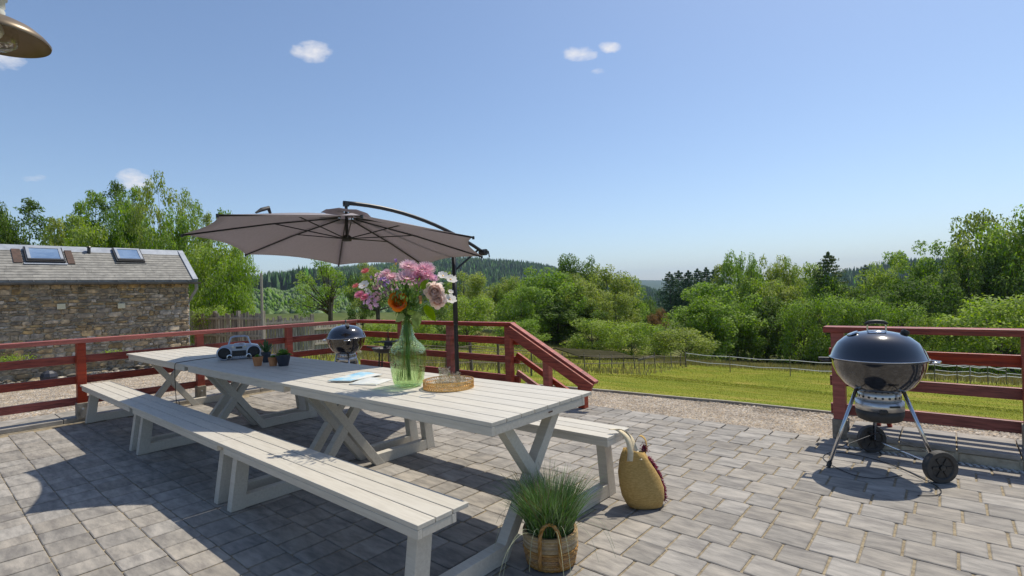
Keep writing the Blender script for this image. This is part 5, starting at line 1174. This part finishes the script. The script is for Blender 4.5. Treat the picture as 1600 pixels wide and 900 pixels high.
# ------------------------------------------------------------------ tray, glasses, magazines
TC = Vector((-2.515, 2.292, TZ)); tr = thing('round_tray', 'round gold tray with a pierced rim', 'tray', TC); g = G(); g.lathe([(0, .004), (.160, .004), (.163, .002), (.163, .0), (0, .0)], 48); ob('tray_base', g, 'gold', tr)
g = G()
for (z_, t_) in ((.002, .006), (.048, .006)): g.lathe([(.160, z_), (.166, z_), (.166, z_ + t_), (.160, z_ + t_), (.160, z_)], 64)
ob('rim_band', g, 'gold', tr); g = G(); nh = 56
for i in range(nh):
    a0, a1 = 2 * math.pi * i / nh, 2 * math.pi * (i + 1) / nh; p = lambda a, z: (math.cos(a) * .163, math.sin(a) * .163, z)
    g.tube([p(a0, .007), p((a0 + a1) / 2, .028), p(a0, .049)], .0022, 4, caps=False); g.tube([p(a1, .007), p((a0 + a1) / 2, .028), p(a1, .049)], .0022, 4, caps=False)
    g.tube([p(a0 - .02, .028), p(a0 + .02, .028)], .004, 4)
ob('pierced_rim', g, 'gold', tr)
for (px, py, hh, lb) in ((695, 599, .108, 'clear tumbler standing at the back of the tray, tallest in the picture'), (711, 603, .088, 'clear cut glass tumbler at the front of the tray'), (688, 606, .055, 'low clear glass at the left side of the tray'), (720, 602, .06, 'clear glass at the right side of the tray'), (700, 609, .05, 'low clear glass nearest the tray rim')):
    p = onz(px, py, TZ + .006); t0 = thing('tumbler', lb, 'glass', p); r0 = .038 if hh > .07 else .033
    g = G(); g.lathe([(0, 0), (r0 * .88, 0), (r0 * .92, .004), (r0 * 1.12, hh), (r0 * 1.05, hh), (r0 * .86, .012), (0, .010)], 12); ob('glass_wall', g, 'glassclear', t0, smooth=False)
def magazine(label, corners, z, cols, seed):
    t0 = thing('magazine', label, 'magazine', Vector(corners[0])); o = Vector(corners[0]); c = [Vector((p.x, p.y, z)) for p in corners]; oo = Vector((o.x, o.y, z)); t0.location = oo
    g = G(); g.add([p - oo for p in c] + [p - oo + Vector((0, 0, .005)) for p in c], [(3, 2, 1, 0), (4, 5, 6, 7), (0, 1, 5, 4), (1, 2, 6, 5), (2, 3, 7, 6), (3, 0, 4, 7)]); ob('pages', g, 'paper', t0)
    def bl_(u, v): return (c[0] * (1 - u) * (1 - v) + c[1] * u * (1 - v) + c[2] * u * v + c[3] * (1 - u) * v) - oo
    g = G(); n = 10; vs = [bl_(.01 + .98 * i / n, .01 + .98 * j / n) + Vector((0, 0, .006 + .004 * math.sin(i * .5) * (j / n))) for j in range(n + 1) for i in range(n + 1)]
    g.add(vs, [(j * (n + 1) + i, j * (n + 1) + i + 1, (j + 1) * (n + 1) + i + 1, (j + 1) * (n + 1) + i) for j in range(n) for i in range(n)]); ob('cover', g, mat('cover ' + str(seed), cols[0], cols[1], rough=.3, scale=9, c3=cols[2], spec=.6, lo=.4, hi=.6), t0, smooth=True)
s = 4.444
def z1(x, y, z=TZ): return onz(320 + x / s, 500 + y / s, z)
m1 = [z1(1000, 450), z1(1190, 456), z1(1300, 418), z1(1120, 404)]
magazine('lower magazine with a yellowish cover', m1, TZ + .001, ((.55, .50, .28), (.72, .70, .62), (.60, .62, .60)), 1)
m1 = [z1(850, 434), z1(1010, 436), z1(1235, 388), z1(1085, 372)]
magazine('upper magazine with a light blue cover', m1, TZ + .009, ((.22, .48, .66), (.66, .68, .62), (.38, .62, .74)), 2)
g = G(); g.lathe([(.045, 0), (.049, .0), (.049, .003), (.045, .003), (.045, 0)], 28, onz(668, 619, TZ)); tag(ob('wire_ring', g, 'galv'), 'thin wire ring lying at the left foot of the gold tray', 'ring')

# ------------------------------------------------------------------ basket with grass
BC = Vector((-1.585, 2.105, 0)); bk = thing('basket_planter', 'woven seagrass basket full of tall thin grass on the patio', 'planter', BC)
g = G(); g.lathe([(0, .004), (.100, .004), (.115, .012), (.130, .08), (.134, .14), (.132, .172), (.124, .172), (.124, .09), (.105, .02), (0, .016)], 40); ob('basket_lining', g, 'rope', bk)
def coil(z, r, th, m, name, wav, parent):
    g = G(); n = 72; pts = [(math.cos(2 * math.pi * i / n) * (r + wav * math.sin(i * 2.2 + z * 300)), math.sin(2 * math.pi * i / n) * (r + wav * math.sin(i * 2.2 + z * 300)), z + wav * .6 * math.cos(i * 2.2)) for i in range(n)]; g.tube(pts, th, 6, closed=True); ob(name, g, m, parent, smooth=True)
def rz_(z): return float(np.interp(z, [0, .012, .08, .14, .172], [.104, .118, .133, .137, .135]))
z = .012; k = 0
while z < .095: coil(z, rz_(z), .0062, 'rope', 'rope_coil', .0022, bk); z += .0115; k += 1
while z < .176: coil(z, rz_(z), .0040, 'ropep', 'rope_coil', .0004, bk); z += .0072
for ang in (-.95, 2.2):
    for off in (0, 1, 2):
        g = G(); c0 = math.cos(ang); s0 = math.sin(ang); tv = Vector((-s0, c0, 0)); rv = Vector((c0, s0, 0)); pts = []
        base = [(-.052, -.0, .03), (-.050, .006, .09), (-.048, .008, .15), (-.044, .004, .20), (-.025, .0, .238), (0, -.002, .248), (.025, .0, .238), (.044, .004, .20), (.048, .008, .15), (.050, .006, .09), (.052, 0, .03)]
        for i, (u, o_, zz) in enumerate(smooth_pts(base, 5)):
            ph = i * .75 + off * 2.094; pts.append(rv * (rz_(min(zz, .172)) + .010 + o_ + .0048 * math.cos(ph)) + tv * (u + .0048 * math.sin(ph)) + Vector((0, 0, zz)))
        g.tube(pts, .0058, 6); ob('braided_handle', g, 'rope', bk, smooth=True)
g = G(); g.lathe([(0, .150), (.124, .146)], 20); ob('soil', g, 'soil', bk)
rg = np.random.RandomState(8)
def reeds(n, m, name, hmin, hmax, w, spreadf, seed):
    rs = np.random.RandomState(seed); a = rs.uniform(0, 6.28, n); q = np.sqrt(rs.uniform(0, 1, n)) * .115; base = np.stack([np.cos(a) * q, np.sin(a) * q, np.full(n, .15)], -1)
    h = rs.uniform(hmin, hmax, n); la = a + rs.normal(0, .7, n); out = spreadf * (q / .115) * rs.uniform(.3, 1.0, n) * h + rs.uniform(0, .05, n); S = 6; V = []
    wa_ = rs.uniform(0, 6.28, n); sd = np.stack([np.cos(wa_), np.sin(wa_), 0 * wa_], -1)
    for i in range(S + 1):
        t = i / S; c = base + np.stack([np.cos(la) * out * t ** 1.7, np.sin(la) * out * t ** 1.7, h * t * (1 - .22 * (out / h) * t * t)], -1); ww = w * (1 - t ** 2.2) + .00025; V += [c - sd * ww, c + sd * ww]
    V = np.stack(V, 1).reshape(-1, 3); o0 = np.arange(n) * (S + 1) * 2; Fq = np.concatenate([np.stack([o0 + 2 * i, o0 + 2 * i + 1, o0 + 2 * i + 3, o0 + 2 * i + 2], -1) for i in range(S)])
    o = mk(name, npmesh(name, V, Fq), m, bk); o['kind'] = 'stuff'
reeds(1500, 'reed', 'grass_blades', .17, .31, .0016, .75, 1); reeds(160, 'reeddry', 'dry_blades', .20, .34, .0011, .6, 2); reeds(120, 'reed', 'long_blades', .28, .36, .0012, 1.0, 4)
g = G()
for i in range(15):
    a = rg.uniform(0, 6.28); L_ = rg.uniform(.16, .34); hh = rg.uniform(.05, .16); dx = Vector((math.cos(a), math.sin(a), 0)); g.tube(smooth_pts([dx * .09 + Vector((0, 0, .16)), dx * (.12 + L_ * .35) + Vector((0, 0, .20 + hh * .4)), dx * (.12 + L_ * .75) + Vector((0, 0, .20 + hh * .1)), dx * (.12 + L_) + Vector((0, 0, .17 - hh * .8))], 4), .0008, 4)
ob('arching_blades', g, 'reedpale', bk)

# ------------------------------------------------------------------ tote bag
BG = Vector((-1.515, 2.985, 0)); bg_ = thing('tote_bag', 'ochre jute tote bag with burgundy tassels leaning on the bench end', 'bag', BG, math.radians(43))
def ringpts(z, ax_, ay, cx=0, cy=0, n=28, e=2.6, tilt=0, ph=0, wob=0):
    out = []
    for i in range(n):
        a = 2 * math.pi * i / n; c, s = math.cos(a), math.sin(a); k = (abs(c) ** e + abs(s) ** e) ** (-1 / e)
        out.append((cx + c * k * ax_ * (1 + wob * math.sin(5 * a + z * 20)), cy + s * k * ay * (1 + wob * math.cos(4 * a + z * 14)), z + tilt * c * k * ax_))
    return out
lv = [(.002, .095, .055, .016, .0, .02), (.012, .110, .070, .014, .0, .03), (.06, .130, .084, .004, .0, .035), (.13, .137, .080, -.008, .004, .045), (.20, .128, .068, -.016, .008, .05), (.26, .108, .052, -.024, .010, .06), (.31, .084, .040, -.032, .012, .09), (.35, .062, .030, -.040, .012, .12)]
g = G(); n = 28; V_ = []
for (z_, a_, b_, cx, cy, wb_) in lv: V_ += ringpts(z_, a_, b_, cx, cy, n, 2.5, -.28 * (z_ / .345), 0, wb_)
for (z_, a_, b_, cx, cy, wb_) in lv[::-1][:5]: V_ += ringpts(z_ + .001, a_ - .004, b_ - .004, cx, cy, n, 2.5, -.28 * (z_ / .345), 0, wb_)
K = len(lv) + 5; g.add(V_, [(k * n + i, k * n + (i + 1) % n, (k + 1) * n + (i + 1) % n, (k + 1) * n + i) for k in range(K - 1) for i in range(n)] + [tuple(range(n))[::-1], tuple(range((K - 1) * n, K * n))])
ob('bag_body', g, 'jute', bg_, smooth=True)
def ribbon(g, pts, w, side, th=.003):
    pts = smooth_pts(pts, 6); vs = []
    for p in pts:
        sd = Vector(side).normalized() * w / 2; vs += [p - sd, p + sd, p + sd + Vector((0, 0, th)), p - sd + Vector((0, 0, th))]
    k = len(pts); g.add(vs, [(i * 4 + j, i * 4 + (j + 1) % 4, (i + 1) * 4 + (j + 1) % 4, (i + 1) * 4 + j) for i in range(k - 1) for j in range(4)])
g = G(); ribbon(g, [(-.085, -.045, .30), (-.075, -.03, .36), (-.085, .0, .43), (-.125, .04, .468), (-.17, .055, .472), (-.115, .075, .465), (-.055, .06, .42), (-.035, .03, .36), (-.02, -.03, .30)], .036, (.97, -.26, 0)); o = ob('strap', g, 'webbing', bg_, smooth=True)
g = G(); ribbon(g, [(-.03, .065, .32), (-.02, .06, .38), (.01, .055, .425), (.045, .05, .40), (.05, .045, .34), (.035, .04, .30)], .030, (.5, .85, 0)); ob('strap', g, 'jute', bg_, smooth=True)
rt = random.Random(6); g = G()
for i in range(520):
    t = rt.random(); z_ = .035 + t * .285; a_, cx, cy = np.interp(z_, [l[0] for l in lv], [l[1] for l in lv]) , np.interp(z_, [l[0] for l in lv], [l[3] for l in lv]), np.interp(z_, [l[0] for l in lv], [l[4] for l in lv])
    b = Vector((cx + a_ * 1.0, cy + .012 + rt.uniform(-.010, .010), z_ - .28 * (z_ / .345) * a_)); e_ = b + Vector((rt.uniform(.008, .03), rt.uniform(-.018, .018), rt.uniform(-.02, .008))); g.tube([b, e_], [.0018, .0012], 4, caps=False)
o = ob('tassel_fringe', g, 'tassel', bg_); o['kind'] = 'stuff'
g = G()
for i in range(150):
    b = Vector((.035, .05, .35)) + Vector((rt.gauss(0, .008), rt.gauss(0, .006), rt.gauss(0, .014))); g.tube([b, b + Vector((rt.gauss(0, .01), rt.gauss(0, .01), rt.uniform(-.022, .002)))], [.0018, .0012], 4, caps=False)
o = ob('tassel', g, 'tassel', bg_)

# ------------------------------------------------------------------ hanging lamp at the upper left
LP = at(-7, 56, 1.75); lm = thing('lamp', 'bronze hanging lamp with a wide shallow shade and glass bowl, cut by the picture edge', 'lamp', LP, 0)
g = G(); Rr = .142; prf = [(Rr, -.012), (Rr + .002, -.006), (Rr - .012, .012), (.105, .034), (.070, .052), (.035, .066), (.024, .070)]; g.lathe(prf + [(r_ - .003, z_ - .003) for r_, z_ in prf[::-1]][:-1] + [(Rr, -.012)], 56); ob('shade', g, 'lampshade', lm, smooth=True)
g = G(); g.lathe([(.056, .030), (.060, .0), (.054, -.024), (.036, -.040), (0, -.046)], 36); ob('glass_bowl', g, 'bulb', lm, smooth=True)
g = G(); g.lathe([(0, -.006), (.014, -.002), (.022, .015), (.018, .035), (.012, .05)], 18); ob('bulb', g, 'paper', lm, smooth=True)
g = G(); g.lathe([(.024, .066), (.026, .085), (.022, .095), (.026, .10), (.026, .125), (.032, .128), (.032, .15), (.02, .165), (.0, .17)], 24); ob('lamp_neck', g, 'lampwhite', lm, smooth=True)
g = G(); g.tube(smooth_pts([(0, 0, .16), (-.0, 0, .26), (-.08, -.02, .34), (-.22, -.05, .34), (-.34, -.08, .28)], 5), .011, 8); ob('bracket', g, 'blackframe', lm, smooth=True)
